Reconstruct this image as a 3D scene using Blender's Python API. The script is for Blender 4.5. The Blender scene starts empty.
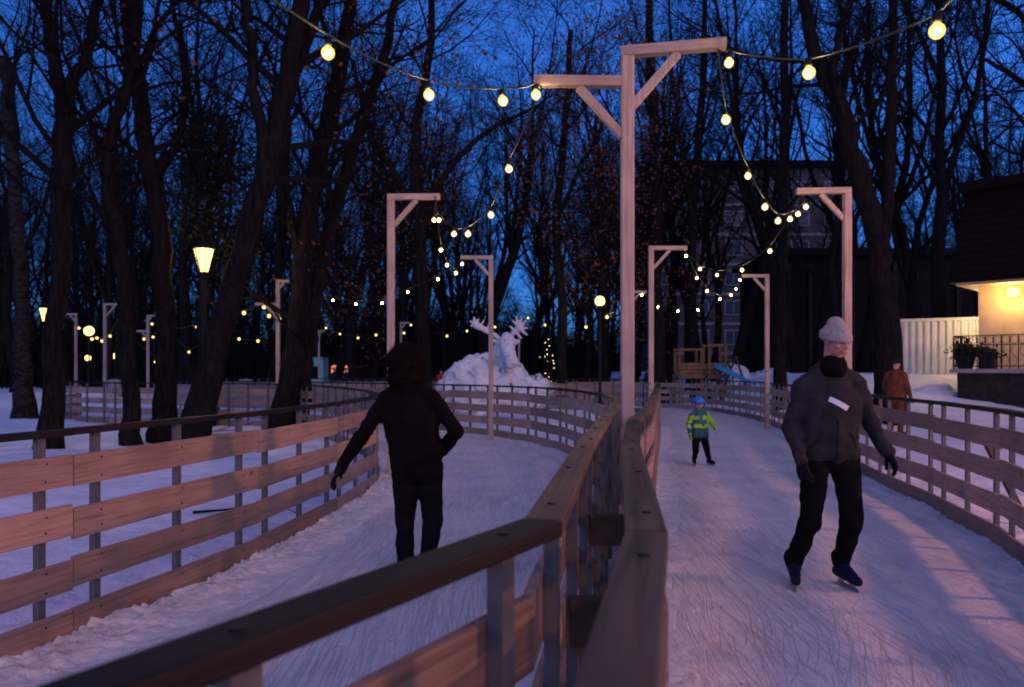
import bpy, bmesh, math, random
from mathutils import Vector, Matrix, noise
R = math.radians
V = Vector
random.seed(7)
S = bpy.context.scene
COL = S.collection

# ------------------------------------------------------------------ camera
EYE = 1.5; F = 781.0; HZ = 371.0
def at(px, py, Y):
    """a point of the place, Y metres ahead of the viewpoint, in the direction of a measured pixel"""
    return V(((px-512)/F*Y, Y, EYE+(HZ-py)/F*Y))
cam = bpy.data.cameras.new('camera'); camo = bpy.data.objects.new('camera', cam); COL.objects.link(camo)
camo.location = (0, 0, EYE); camo.rotation_euler = (R(90), 0, 0)
cam.sensor_width = 36; cam.lens = 36*F/1024; cam.shift_y = (HZ-343.5)/1024
cam.clip_start = .05; cam.clip_end = 2000
cam.dof.use_dof = True; cam.dof.focus_distance = 5.4; cam.dof.aperture_fstop = 3.6
S.camera = camo

# ------------------------------------------------------------------ materials
def nodes(name):
    m = bpy.data.materials.new(name); m.use_nodes = True
    nt = m.node_tree; b = nt.nodes['Principled BSDF']
    return m, nt, b
def N(nt, t, **kw):
    n = nt.nodes.new(t)
    for k, v in kw.items():
        if k in n.inputs: n.inputs[k].default_value = v
        else: setattr(n, k, v)
    return n
def ramp(nt, fac, stops):
    r = nt.nodes.new('ShaderNodeValToRGB')
    while len(r.color_ramp.elements) < len(stops): r.color_ramp.elements.new(.5)
    for e, (p, c) in zip(r.color_ramp.elements, stops):
        e.position = p; e.color = (*c, 1)
    nt.links.new(fac, r.inputs[0]); return r.outputs[0]
def mixc(nt, f, a, b, mode='MIX'):
    m = nt.nodes.new('ShaderNodeMix'); m.data_type = 'RGBA'; m.blend_type = mode
    for sock, val in ((0, f), (6, a), (7, b)):
        if hasattr(val, 'links') or isinstance(val, bpy.types.NodeSocket): nt.links.new(val, m.inputs[sock])
        elif sock == 0: m.inputs[0].default_value = val
        else: m.inputs[sock].default_value = (*val, 1)
    return m.outputs[2]
def coords(nt, scale=(1, 1, 1), kind='Object'):
    tc = nt.nodes.new('ShaderNodeTexCoord'); mp = nt.nodes.new('ShaderNodeMapping')
    mp.inputs['Scale'].default_value = scale
    nt.links.new(tc.outputs[kind], mp.inputs[0]); return mp.outputs[0]
def noise_tex(nt, vec, scale, detail=5, rough=.55, dist=0):
    n = N(nt, 'ShaderNodeTexNoise', Scale=scale, Detail=detail, Roughness=rough, Distortion=dist)
    nt.links.new(vec, n.inputs['Vector']); return n.outputs['Fac']
def bump(nt, b, h, strength=.3, dist=.02):
    n = N(nt, 'ShaderNodeBump', Strength=strength, Distance=dist)
    nt.links.new(h, n.inputs['Height']); nt.links.new(n.outputs[0], b.inputs['Normal'])
def plain(name, col, rough=.6, var=.25, scale=8, bmp=.15, metal=0, sc=(1, 1, 1), dist=.01):
    m, nt, b = nodes(name); v = coords(nt, sc); b.inputs['Specular IOR Level'].default_value = .05 if max(col) < .04 else .3
    f = noise_tex(nt, v, scale)
    c = ramp(nt, f, [(.3, tuple(x*(1-var) for x in col)), (.7, tuple(min(1, x*(1+var)) for x in col))])
    nt.links.new(c, b.inputs['Base Color']); b.inputs['Roughness'].default_value = rough
    b.inputs['Metallic'].default_value = metal
    if bmp: bump(nt, b, noise_tex(nt, v, scale*4), bmp, dist)
    return m
def wood(name, col, dark, axis=0, rough=.65, rnd=.3, grain=60, knots=True):
    """planed boards: long grain along the mesh's own axis, knots, a tone of its own for every piece"""
    m, nt, b = nodes(name)
    s = [grain]*3; s[axis] = grain*.035
    v = coords(nt, tuple(s))
    oi = nt.nodes.new('ShaderNodeObjectInfo')
    add = nt.nodes.new('ShaderNodeVectorMath'); add.operation = 'ADD'
    sc = nt.nodes.new('ShaderNodeVectorMath'); sc.operation = 'SCALE'; sc.inputs['Scale'].default_value = 90
    nt.links.new(oi.outputs['Random'], sc.inputs[0]); nt.links.new(v, add.inputs[0]); nt.links.new(sc.outputs[0], add.inputs[1])
    g = noise_tex(nt, add.outputs[0], 1.0, 6, .6, .6)
    c = ramp(nt, g, [(.28, dark), (.5, col), (.75, tuple(min(1, x*1.15) for x in col))])
    v2 = coords(nt, (1, 1, 1))
    add2 = nt.nodes.new('ShaderNodeVectorMath'); add2.operation = 'ADD'
    nt.links.new(v2, add2.inputs[0]); nt.links.new(sc.outputs[0], add2.inputs[1])
    blot = noise_tex(nt, add2.outputs[0], 2.2, 5, .6)
    c = mixc(nt, ramp(nt, blot, [(.42, (0, 0, 0)), (.68, (.55, .55, .55))]), c, dark)
    if knots:
        vo = N(nt, 'ShaderNodeTexVoronoi', Scale=3.2); vo.inputs['Randomness'].default_value = 1
        nt.links.new(add2.outputs[0], vo.inputs['Vector'])
        c = mixc(nt, ramp(nt, vo.outputs['Distance'], [(.05, (.8, .8, .8)), (.10, (0, 0, 0))]), c, tuple(x*.35 for x in dark))
    hv = N(nt, 'ShaderNodeHueSaturation')
    mr = N(nt, 'ShaderNodeMapRange'); mr.inputs[3].default_value = 1-rnd; mr.inputs[4].default_value = 1+rnd
    nt.links.new(oi.outputs['Random'], mr.inputs[0]); nt.links.new(mr.outputs[0], hv.inputs['Value'])
    nt.links.new(c, hv.inputs['Color']); nt.links.new(hv.outputs[0], b.inputs['Base Color'])
    b.inputs['Roughness'].default_value = rough; b.inputs['Specular IOR Level'].default_value = .18
    bump(nt, b, g, .6, .006)
    return m
def glow(name, col, strength):
    m, nt, b = nodes(name)
    b.inputs['Base Color'].default_value = (.8, .75, .6, 1)
    b.inputs['Emission Color'].default_value = (*col, 1); b.inputs['Emission Strength'].default_value = strength
    return m

M = {}
M['board'] = wood('pine_board', (.34, .235, .185), (.165, .112, .088), 0, .6, .25)
M['rail'] = wood('wet_dark_rail', (.012, .0105, .010), (.004, .0035, .0035), 0, .6, .3, 40)
M['rail_mid'] = wood('weathered_rail', (.070, .055, .045), (.010, .009, .009), 0, .55, .3, 30)
M['rail_new'] = wood('newer_rail', (.18, .12, .066), (.03, .023, .018), 0, .55, .25, 34)
M['timber'] = wood('pine_timber', (.44, .335, .27), (.25, .18, .14), 2, .6, .12, 45)
M['timber_x'] = wood('pine_timber_arm', (.44, .335, .27), (.25, .18, .14), 0, .6, .12, 45)
M['metal'] = plain('galvanised_post', (.095, .105, .115), .5, .3, 9, .15, 0)
M['blackmetal'] = plain('black_metal', (.02, .02, .022), .45, .2, 20, .05)
M['darkwood'] = plain('dark_wood', (.07, .05, .035), .7, .4, 12, .2)
M['screw'] = plain('screw_head', (.03, .03, .03), .5, .1, 10, 0, .6)

def snow_mat(name, col, blot, bscale, bstr, dist):
    m, nt, b = nodes(name); v = coords(nt)
    f = noise_tex(nt, v, bscale*.35, 6, .6)
    c = ramp(nt, f, [(.3, blot), (.65, col)])
    nt.links.new(c, b.inputs['Base Color']); b.inputs['Roughness'].default_value = .7
    h1 = noise_tex(nt, v, bscale, 7, .62, .4)
    bump(nt, b, h1, bstr, dist)
    return m
M['snow'] = snow_mat('trodden_snow', (.80, .82, .86), (.62, .64, .70), 3.2, .9, .10)
M['slush'] = snow_mat('scraped_snow', (.78, .77, .78), (.55, .53, .52), 14, .9, .03)
M['sculpt'] = snow_mat('packed_snow', (.70, .74, .78), (.50, .55, .62), 4.5, .8, .08)

def ice_mat():
    m, nt, b = nodes('skated_ice')
    v = coords(nt)
    base = noise_tex(nt, v, .9, 6, .6, .5)
    c = ramp(nt, base, [(.32, (.66, .645, .655)), (.5, (.78, .77, .785)), (.72, (.87, .865, .875))])
    tot = None
    for k, (ang, sx, sy, lo, hi, dist) in enumerate([(8, 62, .7, .61, .66, 1.2), (-24, 55, .8, .62, .67, 1.6), (36, 50, .9, .63, .68, 2.0), (-55, 48, 1.0, .645, .69, 2.2), (78, 40, 1.1, .65, .69, 2.4), (-8, 85, .5, .60, .66, .8), (18, 90, .8, .61, .66, 1.5), (-14, 38, .9, .64, .68, 1)]):
        tc = nt.nodes.new('ShaderNodeTexCoord')
        # a gentle swirl first, so that skate cuts come out as arcs
        sw = N(nt, 'ShaderNodeTexNoise', Scale=.16+.03*k, Detail=0.0)
        nt.links.new(tc.outputs['Object'], sw.inputs['Vector'])
        ad = nt.nodes.new('ShaderNodeVectorMath'); ad.operation = 'MULTIPLY_ADD'
        ad.inputs[1].default_value = (1.5, 1.5, 0); nt.links.new(sw.outputs['Color'], ad.inputs[0]); nt.links.new(tc.outputs['Object'], ad.inputs[2])
        mp = nt.nodes.new('ShaderNodeMapping'); mp.inputs['Rotation'].default_value = (0, 0, R(ang)); mp.inputs['Scale'].default_value = (sx, sy, 1)
        mp.inputs['Location'].default_value = (k*7.3, k*3.1, 0)
        nt.links.new(ad.outputs[0], mp.inputs[0])
        n = N(nt, 'ShaderNodeTexNoise', Scale=1.0, Detail=2.0, Roughness=.5)
        nt.links.new(mp.outputs[0], n.inputs['Vector'])
        r = ramp(nt, n.outputs['Fac'], [(lo, (0, 0, 0)), (hi, (1, 1, 1))])
        if tot is None: tot = r
        else: tot = mixc(nt, 1.0, tot, r, 'LIGHTEN')
    fine = noise_tex(nt, v, 22, 6, .7)
    c = mixc(nt, ramp(nt, fine, [(.35, (.35, .35, .35)), (.6, (0, 0, 0))]), c, (.60, .59, .61))
    mul = mixc(nt, 1.0, tot, (.42, .42, .42), 'MULTIPLY')
    patch = ramp(nt, noise_tex(nt, v, .75, 4, .6, .6), [(.38, (.12, .12, .12)), (.62, (1, 1, 1))])
    mul = mixc(nt, 1.0, mul, patch, 'MULTIPLY')
    c = mixc(nt, mul, c, (.36, .35, .40))
    nt.links.new(c, b.inputs['Base Color'])
    b.inputs['Roughness'].default_value = .48
    mid = noise_tex(nt, v, 5.5, 6, .68, .8)
    ad2 = nt.nodes.new('ShaderNodeMath'); ad2.operation = 'MULTIPLY_ADD'; ad2.inputs[1].default_value = 2.2; nt.links.new(mid, ad2.inputs[0]); nt.links.new(fine, ad2.inputs[2]); fine = ad2.outputs[0]
    ht = nt.nodes.new('ShaderNodeMath'); ht.operation = 'MULTIPLY_ADD'; ht.inputs[1].default_value = -.6
    nt.links.new(tot, ht.inputs[0]); nt.links.new(fine, ht.inputs[2])
    bump(nt, b, ht.outputs[0], .7, .022)
    return m
M['ice'] = ice_mat()

def bark_mat(name, a, bcol, sc=(14, 14, 2.2)):
    m, nt, b = nodes(name); v = coords(nt, sc)
    f = noise_tex(nt, v, 1, 6, .65, .8)
    nt.links.new(ramp(nt, f, [(.35, a), (.68, bcol)]), b.inputs['Base Color'])
    b.inputs['Roughness'].default_value = .95; b.inputs['Specular IOR Level'].default_value = .03; bump(nt, b, f, 1.0, .05); return m
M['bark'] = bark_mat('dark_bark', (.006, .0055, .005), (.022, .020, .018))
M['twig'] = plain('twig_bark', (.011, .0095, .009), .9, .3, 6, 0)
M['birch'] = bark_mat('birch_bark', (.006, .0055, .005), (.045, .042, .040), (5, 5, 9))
M['dryleaf'] = plain('dry_leaf', (.13, .043, .018), .8, .45, 3, 0)
M['ivyleaf'] = plain('dark_evergreen_leaf', (.020, .026, .016), .85, .4, 3, 0)

def globe_mat(name, col, strength, op):
    m, nt, b = nodes(name); nt.nodes.remove(b); out = nt.nodes['Material Output']
    em = N(nt, 'ShaderNodeEmission', Strength=strength); em.inputs[0].default_value = (*col, 1)
    tr = nt.nodes.new('ShaderNodeBsdfTransparent'); tr.inputs[0].default_value = (1, .93, .75, 1)
    mx = nt.nodes.new('ShaderNodeMixShader'); mx.inputs[0].default_value = op
    nt.links.new(tr.outputs[0], mx.inputs[1]); nt.links.new(em.outputs[0], mx.inputs[2]); nt.links.new(mx.outputs[0], out.inputs[0]); return m
M['globe'] = globe_mat('amber_bulb_glass', (1, .62, .15), .95, .5)
M['bulb'] = glow('lit_bulb_core', (1, .70, .32), 190)
M['bulb_far'] = glow('lit_bulb_core_far', (1, .62, .17), 4)
M['lantern'] = globe_mat('lit_lantern_glass', (1, .64, .19), 2.2, .5)
M['sodium'] = globe_mat('lit_sodium_glass', (1, .46, .24), 12, .35)

# ------------------------------------------------------------------ mesh helpers
class MB:
    def __init__(s): s.v = []; s.f = []; s.m = []
    def add(s, vs, fs, mi=0):
        o = len(s.v); s.v += [tuple(v) for v in vs]; s.f += [tuple(i+o for i in f) for f in fs]; s.m += [mi]*len(fs)
    def box(s, c, size, rot=None, mi=0):
        hx, hy, hz = (x/2 for x in size); vs = [V((x, y, z)) for x in (-hx, hx) for y in (-hy, hy) for z in (-hz, hz)]
        if rot is not None: vs = [rot @ v for v in vs]
        s.add([v+V(c) for v in vs], [(0, 1, 3, 2), (4, 6, 7, 5), (0, 4, 5, 1), (2, 3, 7, 6), (0, 2, 6, 4), (1, 5, 7, 3)], mi)
    def bar(s, p, q, w, h, mi=0, up=V((0, 0, 1))):
        p = V(p); q = V(q); t = (q-p).normalized(); n = t.cross(up)
        if n.length < 1e-4: n = V((1, 0, 0))
        n.normalize(); u = n.cross(t)
        vs = [b+n*(sx*w/2)+u*(sy*h/2) for b in (p, q) for sx in (-1, 1) for sy in (-1, 1)]
        s.add(vs, [(0, 1, 3, 2), (4, 6, 7, 5), (0, 4, 5, 1), (2, 3, 7, 6), (0, 2, 6, 4), (1, 5, 7, 3)], mi)
    def tube(s, pts, rad, sides=8, mi=0, caps=True):
        pts = [V(p) for p in pts]; n = len(pts)
        if isinstance(rad, (int, float)): rad = [rad]*n
        t0 = (pts[1]-pts[0]).normalized(); a = t0.orthogonal().normalized(); vs = []
        for i, p in enumerate(pts):
            t = (pts[min(i+1, n-1)]-pts[max(i-1, 0)]).normalized()
            a = (a-t*a.dot(t))
            a = a.normalized() if a.length > 1e-5 else t.orthogonal().normalized()
            b = t.cross(a)
            for k in range(sides):
                g = 2*math.pi*k/sides; vs.append(p+(a*math.cos(g)+b*math.sin(g))*rad[i])
        fs = [(i*sides+k, i*sides+(k+1) % sides, (i+1)*sides+(k+1) % sides, (i+1)*sides+k) for i in range(n-1) for k in range(sides)]
        if caps: fs += [tuple(range(sides-1, -1, -1)), tuple((n-1)*sides+k for k in range(sides))]
        s.add(vs, fs, mi)
    def lathe(s, prof, c=(0, 0, 0), sides=16, mi=0):
        vs = [V(c)+V((r*math.cos(2*math.pi*k/sides), r*math.sin(2*math.pi*k/sides), z)) for r, z in prof for k in range(sides)]
        n = len(prof)
        fs = [(i*sides+k, i*sides+(k+1) % sides, (i+1)*sides+(k+1) % sides, (i+1)*sides+k) for i in range(n-1) for k in range(sides)]
        fs += [tuple(range(sides-1, -1, -1)), tuple((n-1)*sides+k for k in range(sides))]
        s.add(vs, fs, mi)
    def ball(s, c, r, rot=None, seg=14, rings=9, mi=0):
        if isinstance(r, (int, float)): r = (r, r, r)
        vs = [V((0, 0, -1))]
        for i in range(1, rings):
            ph = -math.pi/2+math.pi*i/rings
            vs += [V((math.cos(ph)*math.cos(2*math.pi*k/seg), math.cos(ph)*math.sin(2*math.pi*k/seg), math.sin(ph))) for k in range(seg)]
        vs.append(V((0, 0, 1)))
        fs = [(0, 1+(k+1) % seg, 1+k) for k in range(seg)]
        fs += [(1+i*seg+k, 1+i*seg+(k+1) % seg, 1+(i+1)*seg+(k+1) % seg, 1+(i+1)*seg+k) for i in range(rings-2) for k in range(seg)]
        L = len(vs)-1; fs += [(L, L-seg+k, L-seg+(k+1) % seg) for k in range(seg)]
        out = []
        for v in vs:
            w = V((v.x*r[0], v.y*r[1], v.z*r[2]))
            out.append((rot @ w if rot is not None else w)+V(c))
        s.add(out, fs, mi)
    def cap(s, p, q, r1, r2, seg=14):
        p = V(p); q = V(q); s.tube([p, q], [r1, r2], seg); s.ball(p, r1, None, seg); s.ball(q, r2, None, seg)
    def mesh(s, name, mats, smooth=False):
        me = bpy.data.meshes.new(name); me.from_pydata(s.v, [], s.f)
        for m in (mats if isinstance(mats, (list, tuple)) else [mats]): me.materials.append(m)
        if any(s.m): me.polygons.foreach_set('material_index', s.m)
        if smooth: me.polygons.foreach_set('use_smooth', [True]*len(s.f))
        me.update(); return me
    def build(s, name, mats, parent=None, smooth=False, bevel=0, loc=None):
        o = bpy.data.objects.new(name, s.mesh(name, mats, smooth)); COL.objects.link(o)
        if parent: o.parent = parent
        if loc is not None: o.location = loc
        if bevel:
            b = o.modifiers.new('bevel', 'BEVEL'); b.width = bevel; b.segments = 2; b.limit_method = 'ANGLE'
        return o
def tag(o, label=None, cat=None, group=None, kind=None):
    if label: o['label'] = label
    if cat: o['category'] = cat
    if group: o['group'] = group
    if kind: o['kind'] = kind
    return o
def empty(name, loc, label, cat, group=None, rz=0):
    o = bpy.data.objects.new(name, None); COL.objects.link(o); o.location = loc; o.rotation_euler = (0, 0, rz)
    o.empty_display_size = .2
    return tag(o, label, cat, group)
def copy_tree(o, parent=None):
    c = o.copy(); COL.objects.link(c); c.parent = parent
    for ch in list(o.children): copy_tree(ch, c)
    return c
def child_mesh(name, me, parent, loc=(0, 0, 0), rot=(0, 0, 0)):
    o = bpy.data.objects.new(name, me); COL.objects.link(o); o.parent = parent; o.location = loc; o.rotation_euler = rot; return o
DG = lambda: bpy.context.evaluated_depsgraph_get()
def organic(mb, name, mat, voxel=.012, smooth=4, fac=.5, disp=0, dscale=3):
    """one continuous surface grown over overlapping limbs and masses"""
    o = bpy.data.objects.new('tmp', mb.mesh('tmp', mat)); COL.objects.link(o)
    r = o.modifiers.new('r', 'REMESH'); r.mode = 'VOXEL'; r.voxel_size = voxel
    s = o.modifiers.new('s', 'SMOOTH'); s.iterations = smooth; s.factor = fac
    me = bpy.data.meshes.new_from_object(o.evaluated_get(DG())); me.name = name
    bpy.data.objects.remove(o)
    if disp:
        for v in me.vertices:
            n = v.normal.copy(); v.co += n*disp*noise.fractal(v.co*dscale, 1, 2, 4)
    me.polygons.foreach_set('use_smooth', [True]*len(me.polygons))
    me.materials.clear(); me.materials.append(mat)
    return me
def spline(pts, step):
    """Catmull-Rom through the points, resampled at about STEP"""
    P = [V((p[0], p[1], 0)) for p in pts]; P = [P[0]*2-P[1]]+P+[P[-1]*2-P[-2]]
    fine = []
    for i in range(1, len(P)-2):
        a, b, c, d = P[i-1:i+3]
        for k in range(24):
            t = k/24; fine.append(.5*((2*b)+(c-a)*t+(2*a-5*b+4*c-d)*t*t+(-a+3*b-3*c+d)*t**3))
    fine.append(P[-2])
    L = [0]
    for i in range(1, len(fine)): L.append(L[-1]+(fine[i]-fine[i-1]).length)
    n = max(1, round(L[-1]/step)); out = []; j = 0
    for k in range(n+1):
        s = L[-1]*k/n
        while j < len(L)-2 and L[j+1] < s: j += 1
        f = (s-L[j])/max(1e-9, L[j+1]-L[j]); out.append(fine[j].lerp(fine[j+1], min(1, f)))
    return out
def sstep(x, a, b):
    t = max(0, min(1, (x-a)/(b-a))); return t*t*(3-2*t)

# ------------------------------------------------------------------ layout of the two ice lanes
INNER_NEAR = [(-3.80, -.45), (-2.49, 4.37)]
INNER = [(-2.49, 4.37), (-2.20, 5.4), (-1.96, 7.0), (-1.82, 8.7), (-1.80, 10.2), (-2.15, 12.2), (-3.0, 14.8), (-4.4, 17.8), (-6.0, 20.2), (-8.5, 21.6), (-11, 22.2), (-13, 23.0), (-14.3, 24.6), (-14.7, 26.6)]
OUT_NEAR = [(-1.57, -1.22), (.068, 1.70)]
OUTER = [(.068, 1.70), (.33, 3.5), (.59, 5.1), (.84, 6.6), (1.23, 8.95), (1.31, 11), (1.16, 13.2), (.75, 15.3), (-.1, 17.3), (-1.5, 19.2), (-4, 21.9), (-7, 24.3), (-10, 26.3), (-13, 28.4)]
MIDR_NEAR = [(-.62, -2.2), (-.13, -.3), (.10, .79), (.272, 1.58)]
MIDR = [(.272, 1.58), (.50, 3.29), (.78, 5.05), (.985, 5.9), (1.32, 7.5), (2.31, 12.6), (3.36, 17.9), (4.4, 23.5), (4.75, 26.8), (4.0, 28.9), (1.8, 29.9), (-2, 30.3), (-7, 30.5)]
RIGHT = [(2.9, 1.2), (3.3, 4.0), (3.98, 6.07), (4.42, 7.4), (4.64, 8.9), (5.02, 11), (5.9, 15), (6.72, 19.2), (7.45, 24), (7.35, 28.6), (6.6, 31.8), (5, 33.6), (2, 34.4), (-3, 34.8), (-8, 35), (-13, 35)]
def resamp(lines, n):
    pts = []
    for l in lines: pts += [p for p in spline(l, .1)]
    L = [0]
    for i in range(1, len(pts)): L.append(L[-1]+(pts[i]-pts[i-1]).length)
    out = []; j = 0
    for k in range(n):
        s = L[-1]*k/(n-1)
        while j < len(L)-2 and L[j+1] < s: j += 1
        f = (s-L[j])/max(1e-9, L[j+1]-L[j]); out.append(pts[j].lerp(pts[j+1], min(1, f)))
    return out
laneL = (resamp([INNER_NEAR, INNER], 120), resamp([OUT_NEAR, OUTER], 120))
laneR = (resamp([MIDR_NEAR, MIDR], 120), resamp([RIGHT], 120))
def in_poly(x, y, poly):
    c = False; j = len(poly)-1
    for i in range(len(poly)):
        a, b = poly[i], poly[j]
        if (a.y > y) != (b.y > y) and x < (b.x-a.x)*(y-a.y)/(b.y-a.y)+a.x: c = not c
        j = i
    return c
polyL = laneL[0]+laneL[1][::-1]; polyR = laneR[0]+laneR[1][::-1]
def rise(x, y):
    r = 1.35*sstep(x, 8.2, 12.5)*sstep(y, 19, 29)
    r += .35*sstep(-x, 9, 22)*sstep(y, 22, 34)*0
    return r
def gz(x, y):
    p = V((x, y, 0))
    return rise(x, y)+.035+.07*noise.noise(p*.35)+.045*noise.noise(p*1.1+V((5, 2, 0)))+.03*noise.noise(p*2.7)
def axis(lo, hi, fine, far, flo, fhi):
    xs = [flo+fine*i for i in range(int((fhi-flo)/fine)+1)]; s = fine
    while xs[-1] < hi: s *= 1.25; xs.append(xs[-1]+s)
    s = fine
    while xs[0] > lo: s *= 1.25; xs.insert(0, xs[0]-s)
    return xs
gx = axis(-420, 420, .22, 0, -17, 17); gy = axis(-120, 600, .22, 0, -2.5, 37)
mb = MB(); vs = []
for y in gy:
    for x in gx:
        inside = (-16 < x < 8.5 and -3 < y < 37) and (in_poly(x, y, polyL) or in_poly(x, y, polyR))
        z = -.07 if inside else gz(x, y)
        vs.append((x, y, z))
nx = len(gx)
mb.add(vs, [(j*nx+i, j*nx+i+1, (j+1)*nx+i+1, (j+1)*nx+i) for j in range(len(gy)-1) for i in range(nx-1)])
tag(mb.build('snow_ground', M['snow'], smooth=True), kind='structure')
for lane in (laneL, laneR):
    mb = MB(); A, B = lane; W = 8; vs = []
    for a, b in zip(A, B):
        for k in range(W+1):
            p = a.lerp(b, k/W); vs.append((p.x, p.y, .004*noise.noise(p*1.5)))
    mb.add(vs, [(i*(W+1)+k, i*(W+1)+k+1, (i+1)*(W+1)+k+1, (i+1)*(W+1)+k) for i in range(len(A)-1) for k in range(W)])
    tag(mb.build('ice_track', M['ice'], smooth=True), kind='structure')

def ridge(line, side, w, h, s0, s1, seed, step=.022):
    """lumpy scraped snow lying along the foot of a fence, on the lane side"""
    pts = spline(line, step); n = len(pts); i0, i1 = int(n*s0), int(n*s1); U = 20; vs = []
    for i in range(i0, i1):
        t = (pts[min(i+1, n-1)]-pts[max(i-1, 0)]).normalized(); nn = V((-t.y, t.x, 0))*side
        for k in range(U+1):
            u = k/U; ww = w*(1+.55*noise.noise(V((i*step*1.1, seed, 0))))
            p = pts[i]+nn*(.036+u*ww)
            pr = (1-u)**1.2*(.45+.45*noise.noise(V((i*step*1.1, seed, 3))))+(1-u)**.7*(.30*noise.noise(p*7)+.30*noise.noise(p*17)+.30*noise.noise(p*38))
            vs.append((p.x, p.y, max(-.004, h*pr)+(.0 if u < 1 else -.01)))
    m = i1-i0; mb = MB()
    mb.add(vs, [(i*(U+1)+k, i*(U+1)+k+1, (i+1)*(U+1)+k+1, (i+1)*(U+1)+k) for i in range(m-1) for k in range(U)])
    return tag(mb.build('scraped_snow_bank', M['slush'], smooth=True), kind='structure')
ridge([INNER_NEAR[0], (-3.15, 1.96), *INNER], -1, .50, .10, 0, .45, 1)
ridge(OUTER, 1, .32, .055, 0, .6, 4)
ridge(RIGHT, 1, .30, .05, 0, .55, 7)
ridge(MIDR, -1, .26, .05, 0, .5, 9)

# ------------------------------------------------------------------ fences
LEV = [(.0, .175), (.285, .455), (.57, .74), (.85, 1.02)]
def fence(label, sections, side, seed, rails, height=1.0, spacers=(), braces=(), skip_first=False, screws=False):
    rnd = random.Random(seed)
    org = V((sections[0][0][0], sections[0][0][1], 0))
    root = empty('board_fence', org, label, 'fence', 'board fences lining the ice lanes')
    J = []
    for sec in sections:
        P = spline(sec, 1.85) if len(sec) > 2 else [V((p[0], p[1], 0)) for p in sec]
        if len(sec) == 2:
            a, b = P; n = max(1, round((b-a).length/1.8)); P = [a.lerp(b, k/n) for k in range(n+1)]
        J += P if not J else P[1:]
    n = len(J)-1; T = [(J[i+1]-J[i]).normalized() for i in range(n)]; NN = [V((-t.y, t.x, 0)) for t in T]
    def mit(i):
        if i == 0: return NN[0], 1
        if i == n: return NN[-1], 1
        m = (NN[i-1]+NN[i]).normalized(); return m, 1/max(.4, m.dot(NN[i]))
    for i in range(n):
        p, q = J[i], J[i+1]; L = (q-p).length; t, nn = T[i], NN[i]; ang = math.atan2(t.y, t.x)
        mid = (p+q)/2-org
        far = mid.length+org.y > 26
        # posts
        hp = 1.14*height
        for f in ((.11, .5, .89) if L > 1.2 else (.2, .8)):
            mb = MB(); mb.box((0, 0, hp/2-.04), (.05, .035, hp+.08))
            o = mb.build('post', M['metal'], root); o.location = p.lerp(q, f)-org; o.rotation_euler = (0, 0, ang)
        # boards
        off = side*(.0175+.0135+.001)
        for k, (z0, z1) in enumerate(LEV):
            dz = rnd.uniform(-.012, .012) if k else 0
            mb = MB(); h = (z1-z0)*height+rnd.uniform(-.006, .006)
            mb.box((0, 0, 0), (L-.006, .025, h))
            if mid.length < 9:
                for f in (.11, .5, .89):
                    for zz in (-.28, .28):
                        xx = L*(f-.5)+rnd.uniform(-.006, .006); zc = zz*h+rnd.uniform(-.01, .01); yy = side*.0125
                        ring = [V((xx+.0065*math.cos(g*math.pi/3), yy+side*dy, zc+.0065*math.sin(g*math.pi/3))) for dy in (-.001, .0015) for g in range(6)]
                        fs = [(0, 1, 2, 3, 4, 5), (11, 10, 9, 8, 7, 6)]+[(g, (g+1) % 6, 6+(g+1) % 6, 6+g) for g in range(6)]
                        mb.add(ring, fs, 1)
            o = mb.build('board', [M['board'], M['screw']], root, bevel=.0008 if not far else 0)
            o.location = mid+nn*(off+rnd.uniform(-.0008, .0008))+V((0, 0, z0*height+h/2+dz))
            o.rotation_euler = (0, rnd.uniform(-.004, .004), ang)
        # handrail, mitred at the joints
        w = .043; z0, z1 = 1.1405*height, 1.1775*height
        (m0, s0), (m1, s1) = mit(i), mit(i+1)
        loc = Matrix.Rotation(-ang, 3, 'Z'); c = (p+q)/2
        e0, e1 = p+t*.0015, q-t*.0015
        ring = [loc @ (x-c) for x in (e0-m0*w*s0, e1-m1*w*s1, e1+m1*w*s1, e0+m0*w*s0)]
        dz = rnd.uniform(-.002, .002)
        mb = MB(); vv = [V((x.x, x.y, z)) for z in (z0-1.16*height, z1-1.16*height) for x in ring]
        mb.add(vv, [(3, 2, 1, 0), (4, 5, 6, 7), (0, 1, 5, 4), (1, 2, 6, 5), (2, 3, 7, 6), (3, 0, 4, 7)])
        rm = (M['rail'], M['rail_new'], M['rail_mid'])[int(rails(i))]
        o = mb.build('handrail', rm, root, bevel=.004); o.location = mid+V((0, 0, 1.16*height+dz)); o.rotation_euler = (0, 0, ang)
        if screws:
            for f in (.11, .5, .89):
                sm = MB(); sm.lathe([(.011, 0), (.011, .003), (.006, .004)], sides=10)
                so = sm.build('screw', M['screw'], o, loc=(L*(f-.5), rnd.uniform(-.012, .012), (.0176*height)))
    for a, b, w, h in spacers:
        mb = MB(); a, b = V(a), V(b); mb.bar(a-b*0-(a+b)/2, b-(a+b)/2, w, h)
        mb.build('spacer_block', M['darkwood'], root, bevel=.004).location = (a+b)/2-org
    for a, b in braces:
        mb = MB(); a, b = V(a), V(b); mb.bar(a-(a+b)/2, b-(a+b)/2, .06, .045)
        mb.build('brace', M['darkwood'], root, bevel=.004).location = (a+b)/2-org
    return root
fence('board fence with dark handrail between the left ice lane and the tree island', [INNER_NEAR, INNER], -1, 1, lambda i: False, screws=False)
sp = []
for y, xl, xr in ((2.0, .145, .305), (3.15, .31, .455)):
    sp.append(((xl, y, .86), (xr, y, .86), .06, .12))
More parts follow.
